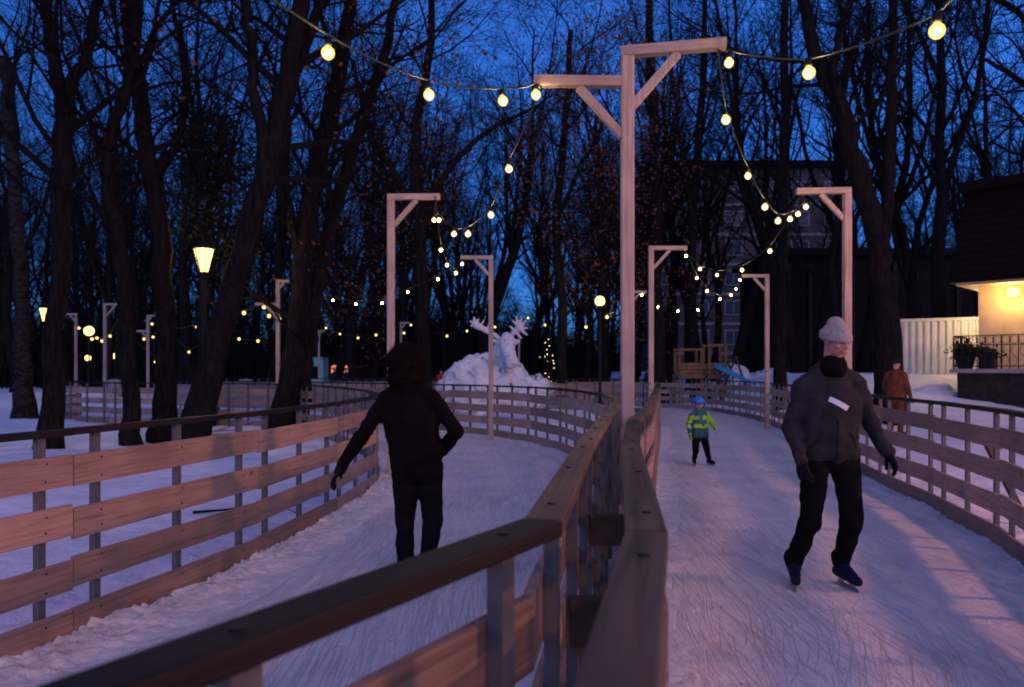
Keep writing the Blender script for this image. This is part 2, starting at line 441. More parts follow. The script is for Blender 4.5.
fence('board fence whose pale handrail bends sharply in front of the woman in black', [OUT_NEAR, OUTER], 1, 2, lambda i: 2 <= i <= 6, spacers=sp, screws=True)
fence('board fence running under the double armed lamp post beside the child skater', [MIDR_NEAR, MIDR], -1, 3, lambda i: 1 if i >= 4 and i <= 6 else 2 if i < 9 else 0, screws=True)
fence('board fence behind the man in grey, propped by a slanting brown stick', [RIGHT], 1, 4, lambda i: False,
      braces=[((4.95, 8.25, .86), (4.95, 7.5, .03)), ((6.3, 14.4, .85), (6.6, 14.0, .03))])

# ------------------------------------------------------------------ wooden gallows posts for the garlands
def gallows(x, y, label, arms, h=3.93, w=.10, group='wooden gallows posts carrying the bulb garlands', z=0):
    """arms: (direction angle in degrees, length, drop below the top)"""
    root = empty('gallows_post', (x, y, z), label, 'light post', group)
    mb = MB(); mb.box((0, 0, h/2-.1), (w, w, h+.2)); mb.build('post', M['timber'], root, bevel=.006)
    ends = []
    for k, (deg, L, drop) in enumerate(arms):
        d = V((math.cos(R(deg)), math.sin(R(deg)), 0)); zt = h-drop
        a = MB(); s0 = -w/2 if drop == 0 else w/2+.001
        zc = zt+w*.41+.001 if drop == 0 else zt-w*.4
        a.box((L/2+s0/2, 0, 0), (L-s0, w*.92, w*.8))
        o = a.build('arm', M['timber_x'], root, bevel=.005); o.location = (0, 0, zc); o.rotation_euler = (0, 0, R(deg))
        bl = L*.52; b = MB(); b.bar((w/2-.01, 0, zc-w*.4-bl), (bl, 0, zc-w*.4-.004), w*.62, w*.62, up=V((0, 1, 0)))
        o = b.build('diagonal_brace', M['timber'], root, bevel=.004); o.rotation_euler = (0, 0, R(deg))
        ends.append(V((x, y, z))+d*(L-.06)+V((0, 0, zc-w*.42)))
    return ends
E = {}
E['c'] = gallows(.857, 5.8, 'tall pale timber post with two arms at different heights, nearest lamp post', [(-12, .71, 0), (182, .70, .15)], h=3.83, w=.092)
E['l'] = gallows(at(391, 0, 11.1).x, 11.1, 'timber post with one arm rising behind the woman in black', [(-2, .70, 0)])
E['s'] = gallows(at(491, 0, 17).x, 17, 'timber post with one arm standing in front of the snow elk', [(178, .66, 0)])
E['r'] = gallows(at(847, 0, 10.7).x, 10.7, 'timber post with one arm rising behind the man in the grey beanie', [(176, .68, 0)])
E['m'] = gallows(at(651, 0, 15.7).x, 15.7, 'timber post with one arm just behind the double armed post', [(0, .72, 0)])
E['p'] = gallows(at(767, 0, 20.3).x, 20.3, 'timber post with one arm in front of the snow pile and playground', [(180, .66, 0)])
E['f'] = gallows(at(632, 0, 24.4).x, 24.4, 'short looking distant timber post half hidden behind the double armed post', [(0, .45, 0)])
E['d'] = gallows(at(278, 0, 21.5).x, 21.5, 'timber post with a high and a low arm beside the leaning double trunk', [(0, .30, 0), (180, .62, .55)])
E['a'] = gallows(at(105, 0, 29).x, 29, 'timber post with one arm standing at the curved end of the far fence', [(0, .75, 0)])
E['b'] = gallows(at(148, 0, 35).x, 35, 'slim timber post with two arms between the dark trunks', [(0, .3, 0), (180, .5, .6)])
E['e'] = gallows(at(128, 0, 44).x, 44, 'far timber post right behind the curved fence, next to globe lamps', [(180, .5, 0)])
E['g'] = gallows(at(76, 0, 34).x, 34, 'far timber post whose arm peeks past the forked trunk', [(180, .5, 0)])
E['k'] = gallows(at(519, 0, 42).x, 42, 'far timber post seen beside the antler of the snow elk', [(0, .55, 0)])
E['n'] = gallows(at(401, 0, 40).x, 40, 'far timber post seen above the hair of the woman in black', [(0, .45, 0)])
E['t'] = gallows(at(319, 0, 48).x, 48, 'far timber post beside the green kiosk', [(0, .4, 0)])
E['x'] = gallows(-3.32, 1.75, 'timber post with one arm at the near end of the tree island fence', [(0, .7, 0)])
E['y'] = gallows(3.2, 2.3, 'timber post with one arm at the near end of the right hand fence', [(180, .7, 0)])

# ------------------------------------------------------------------ garlands
def bulb_mesh(r, mat):
    mb = MB(); prof = [(.001, -r*1.02), (r*.5, -r*.88), (r*.86, -r*.5), (r, 0), (r*.9, r*.45), (r*.6, r*.8), (r*.38, r*1.02)]
    mb.lathe(prof, sides=14); return mb.mesh('bulb', mat, True)
def socket_mesh(r):
    mb = MB(); mb.lathe([(r*.4, r*1.0), (r*.5, r*1.1), (r*.5, r*1.9), (r*.2, r*2.1)], sides=10); return mb.mesh('socket', M['blackmetal'], True)
def core_mesh(r, mat): mb = MB(); mb.ball((0, 0, -r*.1), (r*.5, r*.5, r*.54), None, 12, 8); return mb.mesh('glow_core', mat, True)
BN, CN, CF, SK = bulb_mesh(.036, M['globe']), core_mesh(.034, M['bulb']), core_mesh(.062, M['bulb_far']), socket_mesh(.04)
BF = bulb_mesh(.062, M['globe'])
M['cable'] = plain('cable', (.03, .05, .03), .5, .1, 10, 0)
def garland(label, start, bulbs, end, far=False):
    P = [at(*b) for b in bulbs]; k = .085
    tops = [p+V((0, 0, k)) for p in P]
    pts = [V(start)]+tops+([V(end)] if end is not None else [])
    root = empty('string_lights', V(start), label, 'string lights', 'garlands of warm bulbs over the lanes')
    fine = []
    for i in range(len(pts)-1):
        a, b = pts[i], pts[i+1]; L = (b-a).length
        for j in range(6): t = j/6; fine.append(a.lerp(b, t)-V((0, 0, .10*L*t*(1-t))))
    fine.append(pts[-1])
    mb = MB(); mb.tube([f-V(start) for f in fine], .006 if not far else .009, 6); mb.build('cable', M['cable'], root, smooth=True)
    for i, p in enumerate(P):
        o = child_mesh('bulb', BF if far else BN, root, p-V(start))
        tilt = random.uniform(-.2, .2)
        o.rotation_euler = (random.uniform(-.25, .25), tilt, 0)
        o.scale = (random.uniform(.88, 1.08),)*3; child_mesh('socket', SK, o); child_mesh('glow_core', CF if far else CN, o)
    return root
c0, c1 = E['c']
garland('garland rising out of the top left from the lower arm of the double armed post', c1, [(536, 95, 5.7), (503, 101, 5.2), (429, 95, 4.5), (328, 53, 3.7)], E['x'][0])
garland('garland rising out of the top right from the upper arm of the double armed post', c0, [(729, 63, 5.3), (809, 73, 4.7), (937, 31, 3.8)], E['y'][0])
garland('garland between the double armed post and the post behind the woman', c1, [(509, 169, 6.8), (491, 215, 8.0), (468, 234, 9.0), (454, 234, 9.8), (439, 220, 10.6), (434, 220, 10.9)], E['l'][0])
garland('garland between the post behind the woman and the post before the snow elk', E['l'][0], [(441, 250, 12.2), (447, 265, 13.4), (456, 273, 14.8), (462, 264, 16.3)], E['s'][0])
garland('garland from the upper arm of the double armed post to the post behind the man', c0, [(726, 120, 6.2), (748, 176, 7.3), (765, 207, 8.3), (778, 221, 9.0), (790, 219, 9.6), (798, 214, 10.0), (806, 207, 10.4)], E['r'][0])
garland('garland crossing the child skater lane from the post behind the man', E['r'][0], [(770, 251, 12.5), (742, 270, 14.0), (717, 275, 14.9), (700, 269, 15.4)], E['m'][0])
garland('deeply sagging garland ending at the post by the playground', E['m'][0], [(686, 256, 15.9), (697, 278, 16.6), (707, 291, 17.3), (720, 299, 18.1), (731, 295, 19), (736, 289, 19.5), (740, 280, 20.1)], E['p'][0])
garland('garland behind the double armed post, hung low before the wood', E['p'][0], [(698, 310, 22.6), (678, 311, 23.4), (658, 307, 24.0), (642, 295, 24.4)], E['f'][0])
garland('long garland crossing the tree island from the post before the snow elk', E['s'][0], [(438, 279, 17.8), (408, 292, 18.6), (382, 303, 19.4), (356, 304, 20.2), (333, 300, 20.8), (309, 291, 21.3)], E['d'][0])
garland('small garland bunched on the post beside the leaning double trunk', E['d'][1], [(264, 307, 22), (269, 316, 23), (279, 319, 24), (258, 341, 28), (239, 339, 31), (207, 340, 33), (189, 352, 34.5)], E['b'][0], True)
garland('garland between the leaning trunks and the forked trunk', E['d'][1], [(244, 313, 23), (197, 327, 28), (152, 324, 34)], E['b'][0], True)
garland('garland dropping from the post at the curved end of the far fence', E['a'][0], [(121, 329, 32), (127, 329, 35), (128, 334, 38), (126, 340, 41)], E['e'][0], True)
garland('garland going left behind the post at the curved fence end', E['a'][0], [(110, 336, 30.5), (102, 341, 31.5), (97, 338, 32.2), (92, 339, 33), (79, 328, 33.8)], E['g'][0], True)
garland('tiny garland between the two far posts left of the leaning trunk', E['b'][1], [(144, 339, 36), (153, 337, 38), (155, 362, 41), (163, 363, 43)], E['e'][0], True)
garland('far garland above the crowd by the green kiosk', E['t'][0], [(306, 338, 47), (316, 334, 46.5), (326, 328, 46), (340, 334, 44), (358, 338, 42.5), (376, 335, 41), (404, 333, 40)], E['n'][0], True)
garland('far garland passing behind the snow elk', E['n'][0], [(411, 325, 40.2), (428, 333, 40.4), (447, 336, 40.8), (467, 331, 41.2), (495, 327, 41.6), (520, 326, 41.9)], E['k'][0], True)
garland('far garland between the snow elk and the post hidden by the double armed one', E['k'][0], [(528, 318, 41), (545, 325, 39), (565, 329, 36), (586, 327, 32), (607, 317, 28)], E['f'][0], True)

# ------------------------------------------------------------------ street lamps
def point(name, loc, col, power, parent, r=.12):
    l = bpy.data.lights.new(name, 'POINT'); l.color = col; l.energy = power; l.shadow_soft_size = r
    o = bpy.data.objects.new(name, l); COL.objects.link(o); o.parent = parent; o.location = loc; return o
def street_lamp(p, label, col, power, glass='lantern', kind='lantern', s=1.0, group='park lamps'):
    base = V((p.x, p.y, 0)); H = p.z
    root = empty('street_lamp', base, label, 'street lamp', group)
    mb = MB(); mb.lathe([(.14, -.1), (.14, .25), (.10, .35), (.06, .5), (.05, H-.45), (.075, H-.42), (.03, H-.36)], sides=14); mb.build('pole', M['blackmetal'], root, smooth=False)
    if kind == 'lantern':
        g = MB(); g.lathe([(.10*s, H-.30*s), (.15*s, H-.05*s), (.235*s, H+.22*s)], sides=6); g.build('lamp_glass', M[glass], root)
        c = MB(); c.lathe([(.27*s, H+.222*s), (.27*s, H+.25*s), (.10*s, H+.36*s), (.03*s, H+.46*s)], sides=6); c.build('lamp_cap', M['blackmetal'], root)
        f = MB()
        for k in range(6):
            a = math.pi*2*k/6; d = V((math.cos(a), math.sin(a), 0)); f.bar(d*.104*s+V((0, 0, H-.30*s)), d*.24*s+V((0, 0, H+.22*s)), .018, .018)
        f.lathe([(.11*s, H-.35*s), (.11*s, H-.302*s)], sides=6)
        f.build('lamp_frame', M['blackmetal'], root)
    else:
        g = MB(); g.ball((0, 0, H), .20*s); g.build('lamp_globe', M[glass], root, smooth=True)
        c = MB(); c.lathe([(.10*s, H-.30), (.12*s, H-.19*s)], sides=12); c.build('lamp_collar', M['blackmetal'], root)
    if power: point('lamp_light', (0, 0, H), col, power, root, .28 if glass == 'sodium' else .11*s)
    return root
WARM = (1, .70, .36)
street_lamp(at(204, 259, 18), 'large lit lantern beside the leaning trunk', WARM, 110)
street_lamp(at(45, 314, 35), 'small lit lantern glowing beside the forked trunk', WARM, 60, s=1.1)
street_lamp(at(600, 301, 28.5), 'round lit globe lamp left of the double armed post', WARM, 60, kind='globe', s=.92)
street_lamp(at(89, 331, 52), 'brightest globe lamp behind the curved end of the far fence', WARM, 160, kind='globe', s=1.6)
street_lamp(at(88, 358, 60), 'low globe lamp furthest left under the bright globe', WARM, 0, kind='globe', s=1.1)
street_lamp(at(115, 356, 60), 'low globe lamp beside the far timber post', WARM, 0, kind='globe', s=1.1)
street_lamp(at(813, 345, 50), 'tiny lit lamp in the dark wood just left of the grey beanie', WARM, 0, kind='globe', s=.8)

# ------------------------------------------------------------------ trees
def grow(mb, lv, p, d, L, r, rnd, depth, droop=.0, tips=None, sides=(7, 5, 4, 3, 3), nch=(6, 6, 5, 4), wob=.16, rmin=.005):
    n = (6, 5, 4, 3, 2)[min(lv, 4)]; pts = [p.copy()]; rad = [r]
    d = d.normalized(); q = p.copy()
    for i in range(n):
        up = .10 if lv < 3 else .03
        d = (d+V((rnd.gauss(0, wob), rnd.gauss(0, wob), rnd.gauss(0, wob)+up-droop))).normalized()
        q = q+d*L/n; pts.append(q.copy()); rad.append(max(rmin, r*(1-.8*(i+1)/n)))
    mb.tube(pts, rad, sides[min(lv, 4)], caps=False)
    if lv >= depth:
        if tips is not None: tips += pts[1:]
        return
    k = nch[min(lv, len(nch)-1)]
    for j in range(k):
        f = .22+.78*(j+rnd.random())/k; x = f*n; i = min(n-1, int(x)); a = pts[i].lerp(pts[i+1], x-i)
        t = (pts[i+1]-pts[i]).normalized(); ax = t.orthogonal().normalized()
        ax = Matrix.Rotation(rnd.uniform(0, 6.28), 3, t) @ ax
        ang = R(rnd.uniform(28, 62)); nd = t*math.cos(ang)+ax*math.sin(ang)
        rr = (r*(1-.8*f))*rnd.uniform(.45, .7)
        grow(mb, lv+1, a, nd, L*rnd.uniform(.42, .68)*(1.1-.35*f), max(rmin, rr), rnd, depth, droop, tips, sides, nch, wob, rmin)
def leaves_mesh(tips, rnd, n, size, mat, spread=.25, name='leaves'):
    mb = MB()
    for _ in range(n):
        c = rnd.choice(tips)+V((rnd.gauss(0, spread), rnd.gauss(0, spread), rnd.gauss(0, spread)))
        a = V((rnd.gauss(0, 1), rnd.gauss(0, 1), rnd.gauss(0, 1))).normalized(); b = a.orthogonal().normalized()
        b = Matrix.Rotation(rnd.uniform(0, 6.28), 3, a) @ b; s = size*rnd.uniform(.6, 1.3)
        e = a.cross(b)
        mb.add([c-b*s*.5, c+e*s*.32-a*s*.08, c+b*s*.55, c-e*s*.32+a*s*.1], [(0, 1, 2, 3)])
    return mb
def hero(name, label, paths, seed, twigs=9, depth=3, bark='bark', leaf=0, cat='tree', limbs_from=.45, tl=5.5, group=None, leafmat='dryleaf', lsize=.11):
    """paths: lists of (pixel x, pixel y, depth, radius); the first is the trunk, the others are limbs that start on it"""
    rnd = random.Random(seed); base = at(*paths[0][0][:3]); base.z = 0
    root = empty(name, base, label, cat, group)
    br = MB(); tips = []
    for k, pa in enumerate(paths):
        P = [at(x, y, Y)-base for x, y, Y, r in pa]; Rr = [r for *_, r in pa]
        if k == 0:
            P[0].z = -.15
        # smooth path
        Q = []; Rq = []
        ext = [P[0]*2-P[1]]+P+[P[-1]*2-P[-2]]
        for i in range(1, len(ext)-2):
            a, b, c, d = ext[i-1:i+3]
            for j in range(5):
                t = j/5; Q.append(.5*((2*b)+(c-a)*t+(2*a-5*b+4*c-d)*t*t+(-a+3*b-3*c+d)*t**3)); Rq.append(Rr[i-1]*(1-t)+Rr[i]*t)
        Q.append(P[-1]); Rq.append(Rr[-1])
        if k == 0: Rq[0] *= 1.35; Rq[1] *= 1.12
        Q = [q+V((rnd.gauss(0, .03), rnd.gauss(0, .03), 0)) for q in Q]
        mb = MB(); mb.tube(Q, Rq, 12)
        mb.build('trunk' if k == 0 else 'limb', M[bark], root, smooth=True)
        nb = twigs if k == 0 else max(4, int(twigs*.8))
        for j in range(nb):
            f = limbs_from+(1-limbs_from)*(j+rnd.random())/nb if k == 0 else .12+.88*(j+rnd.random())/nb
            x = f*(len(Q)-1); i = min(len(Q)-2, int(x)); a = Q[i].lerp(Q[i+1], x-i); t = (Q[i+1]-Q[i]).normalized()
            ax = Matrix.Rotation(rnd.uniform(0, 6.28), 3, t) @ t.orthogonal().normalized(); ang = R(rnd.uniform(35, 70))
            rr = Rq[i]*rnd.uniform(.25, .42)
            grow(br, 1, a, t*math.cos(ang)+ax*math.sin(ang), tl*rnd.uniform(.55, 1.0), min(.085, rr), rnd, depth, 0, tips, nch=(6, 7, 6, 4), rmin=.005)
    br.build('crown', M['twig'], root, smooth=False)
    if leaf and tips: leaves_mesh(tips, rnd, leaf, lsize, M[leafmat]).build('leaves', M[leafmat], root)
    return root
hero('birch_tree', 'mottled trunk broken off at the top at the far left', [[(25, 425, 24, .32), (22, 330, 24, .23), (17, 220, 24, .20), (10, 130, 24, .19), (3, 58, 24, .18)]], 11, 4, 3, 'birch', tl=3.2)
hero('bare_tree', 'dark trunk forking in two beside the small lantern', [[(50, 452, 15.2, .23), (55, 330, 15.2, .175), (60, 210, 15.2, .18), (63, 100, 15.2, .2)],
     [(63, 100, 15.2, .14), (53, 50, 15.0, .12), (45, 0, 14.8, .10), (36, -90, 14.5, .07)], [(63, 100, 15.2, .13), (84, 55, 15.4, .11), (96, 8, 15.7, .09), (112, -80, 16, .06)]], 12, 6, 3, limbs_from=.6)
hero('bare_tree', 'slender bent trunk behind the left fence, next to the pair of thick trunks', [[(132, 449, 15.8, .19), (129, 360, 15.8, .155), (120, 260, 15.8, .15), (111, 195, 15.8, .14), (104, 150, 15.8, .14)],
     [(104, 150, 15.8, .13), (121, 108, 15.9, .12), (133, 50, 16.1, .12), (137, -20, 16.3, .10), (140, -90, 16.5, .07)], [(104, 150, 15.8, .07), (88, 115, 15.6, .05), (70, 88, 15.4, .035), (44, 70, 15.1, .02)], [(122, 108, 15.9, .06), (150, 60, 16.2, .05), (158, 0, 16.4, .04)]], 13, 6, 3, limbs_from=.5)
hero('bare_tree', 'upright thick trunk standing close against the leaning one', [[(164, 449, 16.6, .30), (166, 370, 16.6, .21), (163, 270, 16.6, .20), (152, 180, 16.6, .19), (140, 100, 16.6, .17), (128, 20, 16.6, .14), (122, -70, 16.6, .10)],
     [(152, 180, 16.6, .1), (180, 130, 16.9, .08), (184, 60, 17.1, .07), (170, 0, 17.3, .05), (160, -60, 17.3, .04)]], 14, 8, 3, limbs_from=.45)
hero('bare_tree', 'thickest leaning trunk, slanting right past the large lantern', [[(188, 449, 15.6, .34), (212, 360, 15.6, .26), (240, 262, 15.6, .23), (262, 190, 15.6, .22), (280, 112, 15.6, .22), (296, 40, 15.6, .19), (306, -50, 15.6, .14)],
     [(266, 176, 15.6, .13), (258, 110, 15.3, .115), (251, 55, 15.2, .10), (246, 0, 15.1, .085), (240, -80, 15, .06)], [(285, 90, 15.6, .12), (312, 30, 16, .1), (330, -40, 16.3, .07)]], 15, 9, 3, leaf=500, limbs_from=.5)
hero('bare_tree', 'double stemmed leaning trunk right of the large lantern', [[(279, 437, 19, .34), (291, 373, 19, .27), (297, 329, 19, .25), (304, 262, 19, .23), (314, 180, 19, .22), (330, 110, 19, .2), (345, 40, 19, .17), (353, -50, 19, .12)],
     [(296, 436, 19.4, .28), (304, 373, 19.4, .22), (310, 329, 19.4, .20), (321, 262, 19.4, .18), (352, 150, 19.6, .16), (378, 75, 19.7, .13), (400, -20, 19.8, .09)], [(300, 255, 19, .12), (285, 180, 18.7, .1), (290, 100, 18.4, .08), (310, 20, 18, .06)]], 16, 9, 3, leaf=900, limbs_from=.45)
hero('bare_tree', 'large forked tree behind the man, next to the white container', [[(890, 415, 21, .42), (886, 320, 21, .34), (877, 240, 21, .29), (857, 165, 21, .27), (835, 95, 21, .22), (813, 42, 21, .18), (798, -40, 21, .12)],
     [(878, 262, 21, .2), (888, 190, 21.2, .17), (892, 110, 21.4, .15), (893, 20, 21.5, .12), (894, -80, 21.6, .08)], [(845, 125, 21, .13), (835, 60, 20.6, .1), (850, 0, 20.4, .07), (860, -60, 20.2, .05)]], 17, 8, 3, limbs_from=.55, tl=6)
hero('bare_tree', 'straight slim trunk between the two posts at the right lane', [[(781, 412, 27, .24), (781, 300, 27, .19), (783, 180, 27, .17), (785, 60, 27, .14), (786, -60, 27, .1)]], 18, 9, 3, limbs_from=.4)
hero('bare_tree', 'slim trunk rising behind the playground tower', [[(697, 395, 38, .26), (692, 290, 38, .22), (694, 190, 38, .2), (702, 90, 38, .17), (706, -40, 38, .1)], [(693, 230, 38, .12), (680, 140, 38, .1), (672, 60, 38, .08), (668, -20, 38, .05)]], 19, 9, 3, limbs_from=.35)
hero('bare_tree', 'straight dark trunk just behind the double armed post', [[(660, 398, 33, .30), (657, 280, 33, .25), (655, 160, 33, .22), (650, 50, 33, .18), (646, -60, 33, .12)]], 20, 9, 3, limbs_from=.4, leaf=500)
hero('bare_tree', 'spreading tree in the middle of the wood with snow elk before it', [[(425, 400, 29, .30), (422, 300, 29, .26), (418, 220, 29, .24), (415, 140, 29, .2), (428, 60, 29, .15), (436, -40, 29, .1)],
     [(418, 220, 29, .15), (392, 170, 28.6, .13), (370, 130, 28.2, .1), (352, 60, 28, .07)], [(418, 220, 29, .14), (452, 165, 29.3, .12), (490, 130, 29.6, .09), (540, 105, 30, .06)]], 21, 10, 3, limbs_from=.4, leaf=900)
hero('bare_tree', 'russet leaved tree between the snow elk and the globe lamp', [[(560, 400, 31, .22), (562, 300, 31, .19), (556, 220, 31, .17), (565, 130, 31, .14), (570, 30, 31, .1)], [(556, 220, 31, .1), (580, 170, 30.5, .08), (604, 120, 30, .06)]], 22, 11, 3, limbs_from=.2, leaf=2600, lsize=.14)
hero('beech_tree', 'small tree keeping its russet leaves behind the globe lamp', [[(606, 398, 36, .18), (604, 300, 36, .15), (600, 200, 36, .12), (596, 110, 36, .07)]], 23, 13, 3, limbs_from=.15, leaf=2800, lsize=.14, cat='tree')
hero('ivy_clad_tree', 'dark bushy tree between the upright trunk and the leaning trunk', [[(206, 420, 21, .20), (204, 330, 21, .17), (208, 260, 21, .14), (209, 205, 21, .10), (210, 150, 21, .05)]], 24, 14, 3, limbs_from=.4, tl=1.9, leaf=5200, leafmat='ivyleaf', lsize=.12)
hero('bare_tree', 'twiggy crown hanging in from the top right over the roof', [[(1090, 420, 22, .35), (1080, 280, 22, .3), (1070, 150, 22, .25), (1060, 40, 22, .2), (1050, -60, 22, .14)], [(1070, 150, 22, .12), (1030, 90, 22, .09), (985, 60, 21.5, .05)], [(1062, 60, 22, .11), (1015, 10, 22, .08), (970, -10, 21.6, .05)]], 25, 11, 3, limbs_from=.35, tl=6)

def template(seed, H, r, leaf, limb0=.3):
    rnd = random.Random(seed)
    P = [V((0, 0, -.15))]; Rr = [r*1.25]; d = V((rnd.gauss(0, .05), rnd.gauss(0, .05), 1)); q = V((0, 0, 0)); n = 10
    P.append(V((0, 0, .5))); Rr.append(r); q = V((0, 0, .5))
    for i in range(n):
        d = (d+V((rnd.gauss(0, .13), rnd.gauss(0, .13), .14))).normalized(); q = q+d*(H-.5)/n; P.append(q.copy()); Rr.append(max(.02, r*(1-.88*(i+1)/n)))
    tr = MB(); tr.tube(P, Rr, 9)
    br = MB(); tips = []
    for fk in range(2):
        i = rnd.randint(3, 6); a = rnd.uniform(0, 6.28); dd = V((math.cos(a)*.45, math.sin(a)*.45, 1)); q2 = P[i].copy(); Q = [q2.copy()]; RQ = [Rr[i]*.72]; m = len(P)-i
        for k in range(m):
            dd = (dd+V((rnd.gauss(0, .12), rnd.gauss(0, .12), .12))).normalized(); q2 = q2+dd*(H-.5)/n; Q.append(q2.copy()); RQ.append(max(.02, Rr[i]*.72*(1-.9*(k+1)/m)))
        tr.tube(Q, RQ, 7)
        for k in range(7):
            x = (.15+.85*rnd.random())*(len(Q)-1); j = min(len(Q)-2, int(x)); t = (Q[j+1]-Q[j]).normalized()
            ax = Matrix.Rotation(rnd.uniform(0, 6.28), 3, t) @ t.orthogonal().normalized(); ang = R(rnd.uniform(25, 60))
            grow(br, 1, Q[j].lerp(Q[j+1], x-j), t*math.cos(ang)+ax*math.sin(ang), H*.22*rnd.uniform(.6, 1), min(.09, RQ[j]*.5), rnd, 3, 0, tips, nch=(6, 7, 5, 4), rmin=.010)
    nb = 12
    for j in range(nb):
        f = limb0+(1-limb0)*(j+rnd.random())/nb; x = f*(len(P)-1); i = min(len(P)-2, int(x)); a = P[i].lerp(P[i+1], x-i); t = (P[i+1]-P[i]).normalized()
        ax = Matrix.Rotation(rnd.uniform(0, 6.28), 3, t) @ t.orthogonal().normalized(); ang = R(rnd.uniform(25, 60))
        grow(br, 1, a, t*math.cos(ang)+ax*math.sin(ang), H*.34*rnd.uniform(.6, 1.0)*(1.15-.6*f), min(.11, Rr[i]*.5), rnd, 3, 0, tips, nch=(6, 7, 5, 4), rmin=.010)
    return tr.mesh('trunk', M['bark'], True), br.mesh('crown', M['twig']), (leaves_mesh(tips, rnd, leaf, .17, M['dryleaf'], .3).mesh('leaves', M['dryleaf']) if leaf else None)
TPL = [template(101, 19, .27, 0), template(102, 21, .30, 0, .35), template(103, 17, .22, 0, .22), template(104, 20, .25, 350, .3), template(105, 15, .2, 2600, .12), template(106, 22, .33, 0, .4)]
rnd = random.Random(5)
spots = []
tries = 0
while len(spots) < 175 and tries < 16000:
    tries += 1
    px = rnd.uniform(-60, 1060); Y = rnd.uniform(43, 76) if len(spots) < 66 else rnd.uniform(70, 125)
    if 655 < px < 800 and Y < 44: continue
    if px > 885 and Y < 40: continue
    if px > 890 and rnd.random() < .55: continue
    p = at(px, 371, Y)
    if any((p.x-a)**2+(p.y-b)**2 < 3.4**2 for a, b in spots): continue
    if 12 < p.x < 40 and 66 < p.y < 95: continue
    if 13.5 < p.x < 30 and 42 < p.y < 56: continue
    spots.append((p.x, p.y))
for px, Y in ((662, 43), (690, 44), (712, 42), (735, 40.5), (760, 44), (797, 37), (818, 41), (842, 36), (862, 40), (905, 37), (928, 41), (948, 35.5), (972, 39)):
    p = at(px, 371, Y); spots.append((p.x, p.y))
for x, y in spots:
    k = rnd.choice([0, 1, 2, 3, 5, 0, 1, 5, 2, 0, 1, 2, 5, 4]); tr, br, lv = TPL[k]
    russet = lv is not None and k == 4
    root = empty('forest_tree', (x, y, rise(x, y)), 'low russet leaved tree in the dark wood behind the rink' if russet else 'tall bare tree in the dark wood behind the rink', 'tree', 'russet leaved trees of the far wood' if russet else 'bare trees of the far wood', rnd.uniform(0, 6.28))
    s = rnd.uniform(.85, 1.15); root.scale = (s, s, s*rnd.uniform(.95, 1.1))
    child_mesh('trunk', tr, root); child_mesh('crown', br, root)
    if lv: child_mesh('leaves', lv, root)

# undergrowth line at the far edge of the wood
mb = MB(); rnd = random.Random(8)
for _ in range(24000):
    y = 62+70*rnd.random()**.8; x = rnd.uniform(-.78, .78)*y
    if 8 < x < 42 and y < 97: continue
    h = rnd.uniform(1.5, 11)*(.55+.6*noise.noise(V((x*.05, y*.05, 1)))+.25); p = V((x, y, 0)); w = V((.02+.06*rnd.random(), 0, 0))
    d = V((rnd.gauss(0, .28), rnd.gauss(0, .2), 1))*h; m = p+d*.5+V((rnd.gauss(0, .25), 0, 0)); t = p+d
    mb.add([p-w, p+w, m+w*.7, m-w*.7, t], [(0, 1, 2, 3), (3, 2, 4)])
    for k in range(8):
        f = rnd.uniform(.15, .95); q = p.lerp(m, f*2) if f < .5 else m.lerp(t, f*2-1); g = V((rnd.gauss(0, 1), rnd.gauss(0, .6), abs(rnd.gauss(.5, .5)))).normalized()*h*rnd.uniform(.12, .38)
        u = V((g.z, 0, -g.x)).normalized()*.03
        mb.add([q-u, q+u, q+g], [(0, 1, 2)])
tag(mb.build('undergrowth', M['twig']), 'dark tangle of bare scrub closing the wood behind the trees', 'undergrowth', kind='stuff')

# ------------------------------------------------------------------ buildings
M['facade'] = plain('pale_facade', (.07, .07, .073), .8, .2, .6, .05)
M['glass'] = plain('window_glass', (.05, .07, .10), .12, .2, 2, 0)
M['winframe'] = plain('window_frame', (.2, .21, .22), .6, .1, 4, 0)
M['darkfacade'] = plain('dark_boarding', (.012, .011, .011), .8, .3, 1.2, .1)
M['cream'] = plain('cream_plaster', (.62, .48, .28), .85, .12, 3, .15)
M['roofing'] = plain('dark_shingles', (.009, .007, .0065), .85, .4, 7, .5, sc=(1, 1, 3), dist=.03)
M['slab'] = plain('concrete_slab', (.28, .26, .24), .8, .2, 4, .2)
M['base'] = plain('dark_stone', (.025, .022, .02), .85, .4, 5, .4)
M['white'] = plain('white_sheet_metal', (.62, .62, .58), .55, .08, 2, .05)
M['green'] = plain('green_kiosk_paint', (.20, .46, .42), .6, .15, 2, .05)

# apartment block behind the wood
b0 = at(650, 371, 80).x; b1 = at(850, 371, 80).x; top = at(0, 168, 80).z
root = empty('apartment_block', ((b0+b1)/2, 80, 0), 'tall pale apartment block behind the bare trees at the right', 'building')
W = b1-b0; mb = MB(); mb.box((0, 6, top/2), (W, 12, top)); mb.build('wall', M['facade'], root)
mb = MB(); mb.box((0, 6, top+.35), (W+.8, 12.8, .7)); mb.build('roof', M['darkfacade'], root)
fm = MB(); fm.box((0, 0, 0), (1.9, .12, 1.6)); fmesh = fm.mesh('window', M['winframe'])
pm = MB(); pm.box((-.42, -.07, 0), (.72, .04, 1.3)); pm.box((.42, -.07, 0), (.72, .04, 1.3)); pmesh = pm.mesh('pane', M['glass'])
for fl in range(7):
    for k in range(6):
        o = child_mesh('window', fmesh, root, (-W/2+W*(k+.5)/6, -.062, 1.9+fl*(top-1)/7)); child_mesh('pane', pmesh, o)
